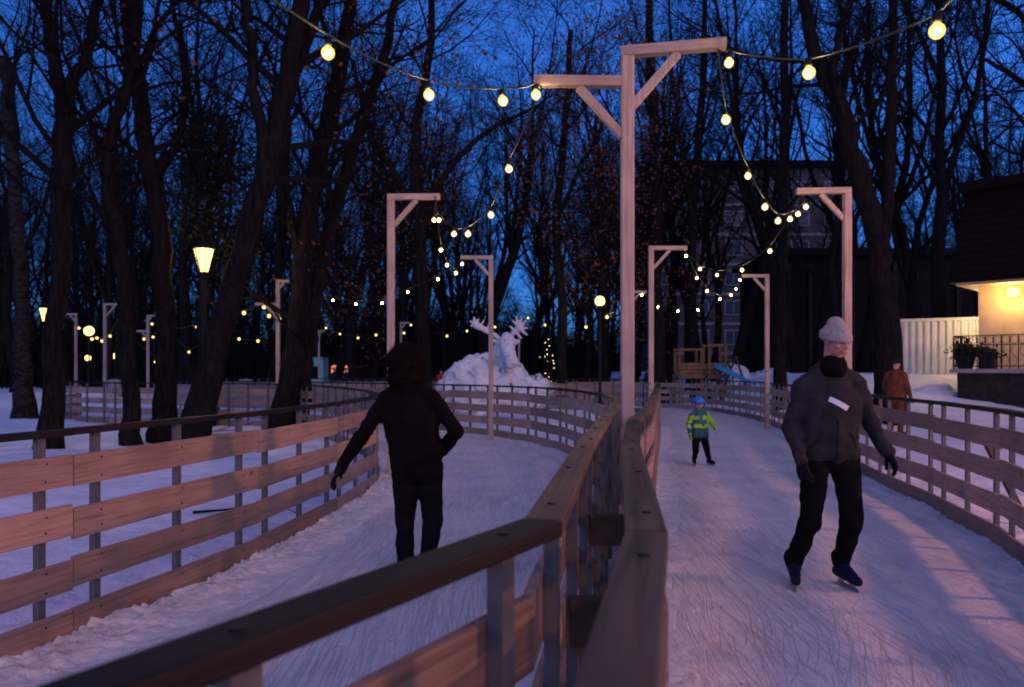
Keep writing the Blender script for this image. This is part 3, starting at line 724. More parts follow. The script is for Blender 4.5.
for fl in range(6):
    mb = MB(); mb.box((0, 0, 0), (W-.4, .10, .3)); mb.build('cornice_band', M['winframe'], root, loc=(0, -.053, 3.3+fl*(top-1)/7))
# long dark building behind the container
x0 = at(778, 371, 48).x; x1 = at(1010, 371, 48).x; top = at(0, 256, 48).z
root = empty('long_dark_building', ((x0+x1)/2, 48, 0), 'long dark building with vertical ribs behind the white container', 'building')
W = x1-x0; mb = MB(); mb.box((0, 4, top/2), (W, 8, top)); mb.build('wall', M['darkfacade'], root)
for k in range(11): mb = MB(); mb.box((0, 0, top/2-.2), (.25, .18, top-.4)); mb.build('pilaster', M['base'], root, loc=(-W/2+W*(k+.5)/11, -.092, 0))
mb = MB(); mb.box((0, 4, top+.22), (W+.9, 8.9, .42)); mb.build('roof', M['darkfacade'], root)

# house with the mansard roof and lit terrace
hx, hy = 13.45, 24.0
root = empty('mansard_house', (hx, hy, .4), 'house with steep dark roof and lit cream wall above a terrace', 'house', rz=R(-45))
def hw(x, y): return V((hx+.7071*(x+y), hy+.7071*(y-x), 0))
zb = .4
mb = MB(); mb.box((6.93, 6.4, 2.4), (13, 10, 5.0)); mb.build('wall', M['cream'], root)           # front face at y=+2.1, left face at x=+1.5
mb = MB()                                                                                   # mansard: steep skirt, nearly flat top with a flared rim
e = [(-.14, .3), (14.0, .3), (14.0, 11.4), (-.14, 11.4)]; tpt = [(.25, .95), (13.25, .95), (13.25, 10.6), (.25, 10.6)]
zE, zT = at(0, 282, 24.0).z-zb, at(0, 192, 24.4).z-zb
rim = [(.02, .70), (13.6, .70), (13.6, 10.9), (.02, 10.9)]
vs = [(x, y, zE) for x, y in e]+[(x, y, zT) for x, y in tpt]+[(x, y, zT+.02) for x, y in rim]+[(x, y, zT+.30) for x, y in rim]+[(7, 6, zT+1.3)]
fs = [(3, 2, 1, 0)]+[(i, (i+1) % 4, 4+(i+1) % 4, 4+i) for i in range(4)]+[(4+i, 4+(i+1) % 4, 8+(i+1) % 4, 8+i) for i in range(4)]+[(8+i, 8+(i+1) % 4, 12+(i+1) % 4, 12+i) for i in range(4)]+[(12+i, 12+(i+1) % 4, 16) for i in range(4)]
mb.add(vs, fs); rf = mb.build('roof', M['roofing'], root)
mb = MB()
for zz in range(14):
    f = (zz+.5)/14; y = .3+.65*f-.02; z = zE+(zT-zE)*f; x = -.14+.39*f
    mb.bar((x, y, z), (14-x, y, z), .03, .02); mb.bar((x-.0, y, z), (x, 11.4-.8*f, z), .03, .02)
mb.build('shingle_course', M['roofing'], rf)
M['soffit'] = plain('pale_soffit', (.55, .42, .26), .8, .15, 3, .1)
mb = MB(); mb.box((7.0, 5.9, zE-.045), (13.9, 10.9, .08)); mb.build('soffit', M['soffit'], root)
tf = at(0, 369, 24).z-zb
mb = MB(); mb.box((6.5, .66, tf-.06), (13, 1.46, .12)); mb.build('terrace_floor', M['slab'], root)
mb = MB(); mb.box((6.6, .7, (tf-.12)/2-.3), (12.8, 1.36, tf-.12+.6)); mb.build('terrace_base', M['base'], root)
mb = MB(); mb.box((0, 0, 0), (.8, .03, .25)); mb.build('base_vent', M['blackmetal'], root, loc=(1.9, .034, .3)); 
def railing(p, q, n):
    rl = MB(); p, q = V(p), V(q); h = 1.0
    for z in (.08, .72, 1.0): rl.bar(p+V((0, 0, z)), q+V((0, 0, z)), .035 if z == 1 else .022, .03)
    for k in range(n+1):
        a = p.lerp(q, k/n); rl.bar(a+V((0, 0, 0)), a+V((0, 0, 1.0)), .025 if k % 6 else .04, .025 if k % 6 else .04, up=V((0, 1, 0)))
        if k < n:
            c = p.lerp(q, (k+.5)/n); t = (q-p).normalized(); r = (q-p).length/n*.46
            rl.tube([c+t*math.cos(g)*r+V((0, 0, .86+math.sin(g)*.11)) for g in [i*2*math.pi/10 for i in range(11)]], .008, 4, caps=False)
            rl.tube([c+t*math.sin(g*2)*r*.8+V((0, 0, .1+g/math.pi*.6)) for g in [i*math.pi/8 for i in range(9)]], .009, 4, caps=False)
    return rl
railing((.1, .0, tf+.002), (12.9, 0, tf+.002), 60).build('railing', M['blackmetal'], root, loc=(0, .03, 0))
railing((.1, .0, tf+.002), (.1, 1.3, tf+.002), 6).build('railing', M['blackmetal'], root, loc=(0, .06, 0))
wl = hw(1.42, 1.36); wl.z = at(0, 292, wl.y).z
lamp = empty('wall_lamp', wl, 'bright wall lamp under the eave of the mansard house', 'wall lamp', rz=R(-45))
mb = MB(); mb.box((0, -.02, .0), (.10, .035, .16)); mb.bar((0, -.04, .05), (0, -.14, .08), .03, .03); mb.build('bracket', M['blackmetal'], lamp)
mb = MB(); mb.ball((0, -.2, -.02), (.19, .13, .15)); mb.build('lamp_globe', M['lantern'], lamp, smooth=True)
HOUSE_L = point('lamp_light', (0, -.45, -.05), (1, .60, .20), 34, lamp, .12)
added_lamp = empty('wall_lamp', hw(.36, 3.6)+V((0, 0, 3.7)), 'added unseen lamp on the far side of the house, lighting the container', 'wall lamp', rz=R(-135))  # unseen lamp, added to brighten the front of the container
mb = MB(); mb.box((0, -.02, .0), (.10, .035, .16)); mb.bar((0, -.04, .05), (0, -.14, .08), .03, .03); mb.build('bracket', M['blackmetal'], added_lamp)
mb = MB(); mb.ball((0, -.2, -.02), (.15, .12, .13)); mb.build('lamp_globe', M['lantern'], added_lamp, smooth=True)
point('lamp_light', (0, -.45, -.05), (1, .66, .32), 50, added_lamp, .12)
# planters on the terrace
def planter(x, label, leafy, seed):
    rnd = random.Random(seed); r = empty('planter', hw(x, .55)+V((0, 0, tf+zb+.003)), label, 'planter', 'planters on the terrace')
    mb = MB(); mb.lathe([(.20, 0), (.30, .38), (.32, .40), (.28, .41)] if leafy else [(.3, 0), (.3, .5), (.33, .52), (.28, .53)], sides=14 if leafy else 4); mb.build('pot', M['blackmetal'], r)
    tips = [V((rnd.gauss(0, .16), rnd.gauss(0, .13), .40+abs(rnd.gauss(0, .2 if leafy else .1)))) for _ in range(60)]
    leaves_mesh(tips, rnd, 420, .12, M['ivyleaf'], .07).build('foliage', M['ivyleaf'], r)
planter(.28, 'leafy dark plant in a round pot behind the terrace railing', True, 1)
planter(.9, 'square black planter with a low plant by the cream wall', False, 2)
# container
ca, cb = at(897, 371, 29), at(985, 371, 27.6)
cz = 1.30; root = empty('shipping_container', (ca.x, ca.y, cz), 'white ribbed metal container beside the mansard house', 'container', rz=math.atan2(cb.y-ca.y, cb.x-ca.x))
L = 6.0; hC = 2.12; mb = MB(); prof = []; n = 26
for k in range(n):
    x = L*k/n; w = L/n; prof += [(x, 0), (x+w*.38, 0), (x+w*.5, .07), (x+w*.88, .07)]
prof.append((L, 0))
vs = [(x, y, z) for x, y in prof for z in (0.1, hC-.1)]; mb.add(vs, [(2*i, 2*i+2, 2*i+3, 2*i+1) for i in range(len(prof)-1)]); mb.build('corrugated_side', M['white'], root)
mb = MB(); mb.box((L/2, 1.25, hC/2), (L-.02, 2.2, hC-.22)); mb.build('body', M['white'], root)
mb = MB(); mb.bar((0, .03, hC-.05), (L, .03, hC-.05), .12, .1); mb.bar((0, .03, .05), (L, .03, .05), .12, .1); mb.bar((0, .02, .1), (0, .02, hC-.1), .1, .1, up=V((0, 1, 0))); mb.bar((L, .02, .1), (L, .02, hC-.1), .1, .1, up=V((0, 1, 0))); mb.build('frame', M['white'], root)
# kiosk at the far left
kx = at(314, 371, 50); root = empty('kiosk', (kx.x, kx.y, 0), 'small green kiosk in the distance behind the double stemmed trunk', 'kiosk')
mb = MB(); mb.box((0, 0, 1.1), (1.5, 1.5, 2.6)); mb.build('wall', M['green'], root)
mb = MB(); mb.box((0, 0, 2.47), (1.8, 1.8, .13)); mb.build('roof', M['darkfacade'], root)
mb = MB(); mb.box((.1, -.77, 1.4), (.9, .04, .8)); mb.build('shutter', M['darkfacade'], root)
# stall with an orange panel that glows by itself
M['orangeglow'] = glow('orange_glow_panel', (1, .22, .03), .5)  # emission stands in for lamplight inside the booth
kx = at(340, 371, 62); root = empty('market_stall', (kx.x, kx.y, 0), 'far stall glowing orange between the kiosk and the woman', 'stall')
mb = MB()
for sx in (-1, 1):
    for sy in (-1, 1): mb.box((sx*.9, sy*.7, 1.15), (.08, .08, 2.3))
mb.build('post', M['darkwood'], root); mb = MB(); mb.box((0, .55, 1.3), (1.6, .05, 1.3)); mb.build('self_glow_panel', M['orangeglow'], root)
mb = MB(); mb.add([(-1.1, -1, 2.3), (1.1, -1, 2.3), (1.1, .95, 2.3), (-1.1, .95, 2.3), (0, -1, 2.9), (0, .95, 2.9)], [(3, 2, 1, 0), (0, 1, 4), (2, 3, 5), (1, 2, 5, 4), (3, 0, 4, 5)]); mb.build('roof', M['darkfacade'], root)
mb = MB(); mb.box((0, -.72, .5), (1.7, .06, 1.0)); mb.build('counter', M['darkwood'], root)

# ------------------------------------------------------------------ playground
M['playwood'] = plain('play_timber', (.20, .115, .05), .7, .3, 6, .2)
M['slide'] = plain('blue_slide', (.03, .24, .50), .6, .1, 3, .05)
pt = at(701, 371, 36); root = empty('play_tower', (pt.x, 36, 0), 'wooden play tower with a blue slide behind the child skater', 'play tower')
pz = at(0, 371, 36).z
for (a, b, z1) in ((-1.1, -.1, 2.55), (.25, 1.0, 2.75)):
    for x in (a, b):
        for y in (-.5, .5): mb = MB(); mb.box((x, y, z1/2), (.10, .10, z1)); mb.build('post', M['playwood'], root)
    mb = MB(); mb.box(((a+b)/2, 0, 1.2), (b-a+.16, 1.16, .08)); mb.build('platform', M['playwood'], root)
    for y in (-.56, .56):
        mb = MB()
        for k in range(4): mb.box(((a+b)/2, y, 1.32+k*.16), (b-a+.1, .025, .13))
        mb.build('side_panel', M['playwood'], root)
        mb = MB(); mb.box(((a+b)/2, y, z1-.07), (b-a+.1, .04, .1)); mb.build('rail', M['playwood'], root)
mb = MB(); mb.box((.07, 0, 1.25), (.28, .9, .05)); mb.box((.07, -.5, 1.7), (.3, .05, .06)); mb.box((.07, .5, 1.7), (.3, .05, .06)); mb.build('bridge', M['playwood'], root)
mb = MB(); n = 14; path = []
for k in range(n+1):
    t = k/n; path.append(V((.45+2.45*t, -.75-.6*t, 1.55*(1-t)**1.0+.12+.12*math.sin(t*3.1))))
for a, b in zip(path, path[1:]):
    s = V((.12, .5, 0)).normalized()*.27
    v = [a-s, a+s, b-s, b+s]; u = V((0, 0, .2)); d = V((0, 0, -.03))
    mb.add([v[0], v[1], v[3], v[2], v[0]+d, v[1]+d, v[3]+d, v[2]+d], [(0, 1, 2, 3), (7, 6, 5, 4)])
    for q, w in ((v[0], v[2]), (v[1], v[3])):
        m = s.normalized()*.02; mb.add([q-m+d, w-m+d, w-m+u, q-m+u, q+m+d, w+m+d, w+m+u, q+m+u], [(0, 1, 2, 3), (7, 6, 5, 4), (3, 2, 6, 7), (0, 4, 5, 1)])
mb.build('slide', M['slide'], root)
mb = MB()
for sx in (-.3, .3): mb.bar((-1.6, sx, .0), (-1.12, sx, 1.25), .05, .07)
for k in range(5): t = (k+.7)/5.4; mb.bar((-1.6+.48*t, -.32, 1.25*t), (-1.6+.48*t, .32, 1.25*t), .04, .04)
mb.build('ladder', M['playwood'], root)
sw = at(742, 371, 34); root = empty('swing_frame', (sw.x, 34, 0), 'slanting dark swing frame right of the blue slide', 'swing')
apex0, apex1 = V((0, 1.0, 2.1)), V((.25, 3.4, 2.1))
for ap in (apex0, apex1):
    for dx in (-.75, .75): mb = MB(); mb.tube([ap+V((0, 0, .06)), V((ap.x+dx, ap.y, 0))], .05, 8); mb.build('leg', M['darkwood'], root)
mb = MB(); mb.tube([apex0-V((.03, .3, -.0)), apex1+V((.03, .3, 0))], .05, 8); mb.build('beam', M['darkwood'], root)
mb = MB(); c = (apex0+apex1)/2
for dy in (-.22, .22): mb.tube([c+V((0, dy, 0)), V((c.x, c.y+dy, .55))], .008, 5)
mb.box((c.x, c.y, .53), (.2, .5, .04)); mb.build('swing_seat', M['blackmetal'], root)

# ------------------------------------------------------------------ snow elk and snow piles
eY = 23.0
def e(px, py, dy=0): return at(px, py, eY+dy)-V((at(497, 0, eY).x, eY, 0))
root = empty('snow_elk', (at(497, 0, eY).x, eY, 0), 'white snow sculpture of an elk lying behind the curved fence', 'snow sculpture')
mb = MB()
for px, py, dy, r in ((470, 392, 0, (.95, .8, .95)), (482, 380, .1, (.85, .8, .80)), (484, 372, .2, (.62, .6, .48)), (462, 396, -.1, (.7, .6, .6)), (500, 388, 0, (.8, .7, .75)), (525, 394, -.1, (.75, .6, .55)), (537, 392, 0, (.45, .5, .5)), (512, 384, .1, (.55, .6, .6))):
    mb.ball(e(px, py, dy), r)
child_mesh('body', organic(mb, 'body', M['sculpt'], .045, 3, .5, .17, 2.6), root)
mb = MB(); mb.cap(e(507, 384), e(505, 352, -.1), .42, .30); mb.cap(e(503, 384, .1), e(501, 350), .36, .24); mb.cap(e(505, 350, -.1), e(507, 341, -.2), .27, .24); mb.cap(e(507, 345, -.3), e(511, 360, -.75), .23, .17); mb.ball(e(512, 362, -.85), (.20, .2, .18)); mb.cap(e(509, 366, -.6), e(508, 374, -.5), .10, .05)
for px in (493, 519): mb.cap(e(505, 343, -.1), e(px, 341, -.1), .10, .06)
child_mesh('head', organic(mb, 'head', M['sculpt'], .03, 2, .5, .06, 5), root)
for sgn, palm, tines in ((-1, [(503, 341), (496, 336), (488, 331), (480, 327), (475, 324)], [(471, 326), (470, 321), (474, 318), (479, 319), (484, 320), (489, 323), (494, 326)]), (1, [(506, 341), (511, 336), (515, 331), (519, 328)], [(512, 320), (516, 316), (521, 317), (526, 321), (528, 328), (527, 335), (521, 338), (510, 326)])):
    mb = MB(); pp = [e(x, y, -.1-.03*i) for i, (x, y) in enumerate(palm)]
    for i, (a, b) in enumerate(zip(pp, pp[1:])): mb.cap(a, b, .06+.012*i, .07+.012*i)
    for x, y in tines:
        src = min(pp[1:], key=lambda q: (q-e(x, y, -.2)).length); mb.cap(src, e(x, y, -.25), .058, .026)
    child_mesh('antler', organic(mb, 'antler', M['sculpt'], .022, 1, .5, .02, 6), root)
def pile(px, py, Y, r, label, seed):
    p = at(px, py, Y); rt = empty('snow_pile', (p.x, p.y, 0), label, 'snow pile'); rn = random.Random(seed); mb = MB()
    for k in range(9): mb.ball((rn.uniform(-.7, .7)*r[0], rn.uniform(-.5, .5)*r[1], 0), (r[0]*rn.uniform(.35, .7), r[1]*rn.uniform(.4, .7), r[2]*rn.uniform(.5, 1.0)))
    child_mesh('heap', organic(mb, 'heap', M['sculpt'], .1, 5, .5, .2, 1.2), rt)
pile(752, 371, 38, (1.4, 1.2, 2.1), 'pointed heap of shovelled snow behind the post at the playground', 3)
pile(800, 371, 39, (2.8, 1.4, 1.6), 'long low heap of shovelled snow left of the man in grey', 4)
pile(925, 371, 24.8, (1.6, 1.2, 1.25), 'bank of snow between the container and the terrace', 6)

# planks and branch on the island, bins
mb = MB(); rt = empty('plank_stack', (at(226, 0, 17.3).x, 17.3, .03), 'snow dusted planks leaning on the ground beside the leaning trunk', 'planks')
for k, (a, b) in enumerate((((-.45, 0, .05), (.35, .2, .08)), ((-.3, -.15, .12), (.5, .1, .35)), ((-.5, .2, .1), (.3, -.1, .18)))):
    mb = MB(); mb.bar(a, b, .14, .025); mb.build('plank', M['board'], rt)
rt = empty('fallen_branch', (-2.75, 8.2, .06), 'dark branch lying on the snow beyond the left fence', 'branch')
mb = MB(); grow(mb, 2, V((-.5, -.25, 0)), V((1, .35, 0)), 1.15, .018, random.Random(3), 3, .02, wob=.07); mb.build('twigs', M['twig'], rt)
def bin_(px, Y, label):
    rt = empty('litter_bin', (at(px, 0, Y).x, Y, 0), label, 'bin', 'litter bins by the far path')
    mb = MB(); mb.lathe([(.34, 0), (.38, .9), (.40, .92), (.40, .98), (.1, 1.05)], sides=16); mb.build('body', M['slab'], rt)
bin_(115, 44, 'grey bin left of the trunks near the curved fence'); bin_(246, 46, 'grey bin between the leaning trunk and the double stemmed trunk')
# small tree wound with lights
tp = at(548, 371, 40); rt = empty('lit_tree', (tp.x, 40, 0), 'small tree wound with tiny yellow lights right of the snow elk', 'tree')
mb = MB(); rr = random.Random(2); tips = []
mb.tube([(0, 0, -.1), (.05, 0, 1.5), (0, 0, 3.4)], [.08, .06, .02], 6)
for k in range(14): grow(mb, 2, V((0, 0, .8+k*.18)), V((rr.gauss(0, 1), rr.gauss(0, 1), .5)), .9, .02, rr, 3, 0, tips)
mb.build('crown', M['twig'], rt)
M['fairy'] = glow('fairy_light', (1, .62, .16), 1.2)
mb = MB()
for k in range(22): mb.ball(V((rr.gauss(0, .22), rr.gauss(0, .2), rr.uniform(.2, 3.3))), .028, None, 5, 4)
o = mb.build('fairy_lights', M['fairy'], rt); o['kind'] = 'stuff'

# ------------------------------------------------------------------ people
def cloth(name, col, rough=.85, scale=5, b=.5, var=.25):
    m, nt, bs = nodes(name); v = coords(nt)
    f = noise_tex(nt, v, scale, 4, .5, 1.2)
    nt.links.new(ramp(nt, f, [(.3, tuple(x*(1-var) for x in col)), (.7, tuple(x*(1+var) for x in col))]), bs.inputs['Base Color'])
    bs.inputs['Roughness'].default_value = rough; bs.inputs['Specular IOR Level'].default_value = .06; bump(nt, bs, f, b, .03); return m
M['skin'] = plain('skin', (.45, .235, .17), .55, .08, 10, .05)
M['black'] = cloth('black_coat', (.0045, .004, .0045))
M['jeans'] = cloth('dark_jeans', (.006, .006, .009))
M['grey'] = cloth('charcoal_jacket', (.026, .027, .030), scale=7)
M['trouser'] = cloth('black_trousers', (.005, .005, .006))
M['glove'] = cloth('dark_gloves', (.012, .012, .014), b=.2)
M['beanie'] = cloth('knitted_beanie', (.30, .29, .29), .95, 40, .6, .12)
M['boot'] = cloth('navy_skate_boot', (.010, .013, .040), .55, 6, .2)
M['steel'] = plain('skate_blade', (.35, .36, .38), .3, .1, 10, 0, .9)
M['hair'] = cloth('frizzy_brown_hair', (.0065, .0042, .0036), .9, 25, .9)
M['patchm'] = plain('reflective_tape', (.62, .70, .80), .35, .05, 10, 0)
M['eye'] = plain('dark_eye', (.02, .015, .012), .3, .1, 10, 0)
M['lip'] = plain('lips', (.33, .13, .11), .5, .1, 10, 0)
M['helmet'] = plain('blue_helmet', (.03, .13, .50), .35, .1, 6, .03)
M['teal'] = cloth('teal_jacket', (.03, .12, .14), b=.3)
M['lime'] = cloth('lime_panels', (.30, .52, .03), b=.3)

def hand(mb, w, d, nrm, s=1.0, curl=.5, side=1):
    """palm, four unequal bent fingers and a thumb leaving its side; d along the forearm, nrm out of the palm"""
    d = V(d).normalized(); nrm = (V(nrm)-d*V(nrm).dot(d)).normalized(); x = d.cross(nrm)*side
    w = V(w); pl = .088*s
    for k, off in enumerate((-.030, -.010, .010, .029)):
        mb.cap(w+x*off*.7*s, w+d*pl+x*off*s, .017*s, .0135*s, 8)
        L = (.066, .078, .074, .058)[k]*s; p = w+d*pl+x*off*s; dd = d.copy()
        for j, f in enumerate((.46, .31, .23)):
            ang = curl*(.55+.35*j); dd = (dd*math.cos(ang)+nrm*math.sin(ang)).normalized()
            q = p+dd*L*f*1.1; mb.cap(p, q, (.0115-.001*j)*s, (.0105-.001*j)*s, 8); p = q
    p = w+d*.02*s-x*.03*s; dd = (d*.75-x*.65+nrm*.25).normalized()
    for j, L in enumerate((.042, .034, .026)):
        q = p+dd*L*s; mb.cap(p, q, (.0155-.0015*j)*s, (.014-.0015*j)*s, 8); p = q; dd = (dd+d*.35+nrm*.2).normalized()
def head_shape(mb, c, face, h, jaw=1.0):
    """h: head height; face: the unit direction the nose points to"""
    f = V(face).normalized(); rot = Matrix((V((-f.y, f.x, 0)).normalized(), f, V((0, 0, 1)))).transposed() if True else None
    xx = f.cross(V((0, 0, 1))).normalized(); zz = xx.cross(f)
    rot = Matrix((xx, f, zz)).transposed()
    P = lambda x, y, z: V(c)+rot @ V((x*h, y*h, z*h))
    mb.ball(P(0, -.03, .12), (.33*h, .39*h, .37*h), rot); mb.ball(P(0, .07, -.13), (.26*h, .29*h, .33*h), rot)
    mb.ball(P(0, .20, -.36), (.13*h*jaw, .12*h, .11*h), rot)                 # chin
    mb.cap(P(0, .35, .02), P(0, .425, -.12), .045*h, .062*h)                   # nose
    mb.cap(P(-.17, .30, .08), P(.17, .30, .08), .055*h, .055*h)                # brow
    for s in (-1, 1):
        mb.ball(P(s*.16, .235, .0), .085*h)
        mb.ball(P(s*.18, .24, -.10), (.10*h, .09*h, .09*h), rot)               # cheek
        mb.ball(P(s*.335, .0, -.03), (.03*h, .06*h, .11*h), rot)               # ear
    return P, rot
def person(name, loc, label, J, face, mats, h=.235, voxel=.014, jacket_k=1.0, hem=None, gloves=True, near=True, skates=True, group=None, rz=0, belly=0, s=1.0, hair=None, hat=None, extra=None):
    """J: joints in metres from the ground point between the feet"""
    root = empty('person', loc, label, 'person', group, rz); j = {k: V(v) for k, v in J.items()}
    r = lambda x: x*s
    b = MB()
    P, rot = head_shape(b, j['head'], face, h)
    b.cap(j['neck'], j['head']-V(face)*.02, r(.058), r(.055))
    b.cap(j['chest'], j['neck'], r(.10), r(.058)); b.cap(j['pelvis'], j['chest'], r(.11), r(.11))
    for sd in 'LR':
        b.cap(j['chest']+V((0, 0, .04*s)), j['sh'+sd]-V((0, 0, .02*s)), r(.065), r(.04)); b.cap(j['sh'+sd]-V((0, 0, .02*s)), j['el'+sd], r(.042), r(.036)); b.cap(j['el'+sd], j['wr'+sd], r(.04), r(.027))
        d = (j['wr'+sd]-j['el'+sd]).normalized(); b.cap(j['wr'+sd], j['wr'+sd]+d*.03*s, r(.022), r(.018))
        b.cap(j['pelvis'], j['hip'+sd], r(.10), r(.085)); b.cap(j['hip'+sd], j['kn'+sd], r(.08), r(.055)); b.cap(j['kn'+sd], j['an'+sd], r(.055), r(.038)); b.cap(j['an'+sd], j['toe'+sd], r(.035), r(.028))
    child_mesh('body', organic(b, 'body', M['skin'], min(voxel, .009) if near else voxel, 3), root)
    # jacket
    b = MB(); k = jacket_k
    hemz = hem if hem is not None else j['pelvis'].z-.02
    pv = V((j['pelvis'].x, j['pelvis'].y, hemz+.10*s)); ww = r(.165)*k
    for a in (-1, 1):
        ax = (j['shR']-j['shL']).normalized()*a
        b.cap(pv+ax*r(.075), j['chest']+ax*r(.085), r(.125)*k, r(.13)*k); b.cap(j['chest']+ax*r(.07), j['neck']+ax*r(.035)-V((0, 0, .04*s)), r(.125)*k, r(.07)*k)
        b.cap(pv+ax*r(.085)-V((0, 0, .0)), pv+ax*r(.095)-V((0, 0, .06*s)), r(.125)*k, r(.11)*k)
    b.cap(pv, j['chest'], r(.14)*k, r(.15)*k); b.cap(j['chest'], j['neck']-V((0, 0, .03*s)), r(.15)*k, r(.095)*k)
    if belly: b.ball(pv.lerp(j['chest'], .45)+V(face)*.05, (r(.19)*k, r(.16)*k, r(.24)))
    b.cap(j['neck']-V((0, 0, .05*s)), j['neck']-V((0, 0, .01*s)), r(.09), r(.085))
    for sd in 'LR':
        b.cap(j['chest']+V((0, 0, .03*s)), j['sh'+sd]-V((0, 0, .015*s)), r(.092)*k, r(.068)*k); b.cap(j['neck']+V((0, 0, .01*s)), j['sh'+sd]+V((0, 0, .0)), r(.070), r(.064)*k); b.cap(j['sh'+sd]-V((0, 0, .01*s)), j['el'+sd], r(.074)*k, r(.058)*k)
        w = j['el'+sd].lerp(j['wr'+sd], 1.06); b.cap(j['el'+sd], w, r(.06)*k, r(.046)*k)
        # folds round the elbow and the cuff
        d = (w-j['el'+sd]).normalized(); b.ball(j['el'+sd]+d*.03*s, (r(.066)*k,)*3); b.ball(w-d*.01, (r(.05)*k,)*3)
    jk = child_mesh('jacket', organic(b, 'jacket', mats['jacket'], voxel, 4, .5, .014*s if near else 0, 9), root)
    # trousers
    b = MB()
    for sd in 'LR':
        b.cap(j['pelvis'], j['hip'+sd], r(.125), r(.108)); b.cap(j['hip'+sd], j['kn'+sd], r(.105), r(.078)); b.cap(j['kn'+sd], j['an'+sd]+V((0, 0, .02*s)), r(.076), r(.060))
        b.ball(j['kn'+sd]+V((0, 0, -.05*s)), r(.074)); b.ball(j['an'+sd]+V((0, 0, .06*s)), r(.068))
    child_mesh('trousers', organic(b, 'trousers', mats['trousers'], voxel, 4, .5, .012*s if near else 0, 9), root)
    for sd in 'LR':
        a, t = j['an'+sd], j['toe'+sd]; d = (t-a); d.z = 0; d = d.normalized() if d.length > .01 else V(face)
        b = MB(); z0 = .075*s if skates else .035*s
        heel = V((a.x, a.y, 0))-d*.055*s; tip = heel+d*.285*s
        b.cap(V((a.x, a.y, z0+.03*s)), a+V((0, 0, .07*s)), r(.05), r(.055)); b.cap(heel+V((0, 0, z0+.005)), tip+V((0, 0, z0)), r(.042), r(.034)); b.cap(heel+d*.07*s+V((0, 0, z0+.05*s)), tip-d*.06*s+V((0, 0, z0+.012)), r(.045), r(.036))
        bt = child_mesh('skate' if skates else 'shoe', organic(b, 'skate' if skates else 'shoe', mats['boot'], min(voxel, .010), 3), root)
        if skates:
            m = MB(); m.bar(heel+V((0, 0, .011)), tip+d*.01+V((0, 0, .011)), .005, .022)
            for f in (.18, .72): q = heel.lerp(tip, f); m.bar(q-d*.02+V((0, 0, .03*s)), q+d*.03+V((0, 0, .03*s)), .02, .035)
            m.build('blade', M['steel'], bt)
        e_, w = j['el'+sd], j['wr'+sd]; dd = (w-e_).normalized()
        if near:
            b = MB(); nr = V((0, 0, 0))+(V((j['pelvis'].x, j['pelvis'].y, w.z))-w); nr = nr if nr.length > .02 else V(face)
            hand(b, w-dd*.0, dd, nr, s*1.08, .45, 1 if sd == 'L' else -1); b.cap(w-dd*.06*s, w+dd*.025*s, r(.040), r(.036))
            child_mesh('glove' if gloves else 'hand', organic(b, 'glove', mats['glove'], .0055, 2), root)
        else:
            b = MB(); hand(b, w, dd, V(face), s*1.1, .4, 1 if sd == 'L' else -1); child_mesh('glove', organic(b, 'glove', mats['glove'], .009, 1), root)
    if near:
        for sg in (-1, 1):
            m = MB(); m.ball(P(sg*.145, .318, .0), h*.034, None, 10, 7); m.build('eye', M['eye'], root, smooth=True)
        m = MB(); m.cap(P(-.09, .345, -.245), P(.09, .345, -.245), .009, .009, 8); m.ball(P(0, .355, -.262), (.022, .01, .009), rot); m.build('mouth', M['lip'], root, smooth=True)
    if hair: hair(root, P, rot, h, j)
    if hat: hat(root, P, rot, h, j)
    if extra: extra(root, P, rot, h, j)
    return root

# man in charcoal jacket skating towards the viewpoint; x to the viewer's right, -y towards the viewpoint
mx = 2.16
Jm = dict(head=(.085, -.06, 1.71), neck=(.075, .0, 1.53), chest=(.075, .03, 1.27), pelvis=(.09, .06, .91),
          shL=(-.105, .03, 1.405), elL=(-.19, .06, 1.12), wrL=(-.16, -.06, .89), shR=(.265, .03, 1.405), elR=(.375, .07, 1.15), wrR=(.465, .0, .94),
          hipL=(-.005, .06, .88), knL=(-.085, -.04, .49), anL=(-.165, .05, .125), toeL=(-.215, -.11, .05), hipR=(.19, .06, .88), knR=(.195, -.06, .49), anR=(.165, .04, .125), toeR=(.175, -.13, .05))
def beanie(root, P, rot, h, j):
    b = MB(); b.ball(P(0, -.05, .20), (.365*h, .42*h, .34*h), rot); b.cap(P(0, -.05, .28), P(0, -.13, .42), .32*h, .26*h)
    for k in range(14):
        a = 2*math.pi*k/14; q = P(.335*math.cos(a), .385*math.sin(a)-.03, .07); q2 = P(.335*math.cos(a+.45), .385*math.sin(a+.45)-.03, .07); b.cap(q, q2, .024, .024, 8); b.cap(q+V((0, 0, .025)), q2+V((0, 0, .025)), .024, .024, 8)
    child_mesh('beanie', organic(b, 'beanie', M['beanie'], .008, 3), root)
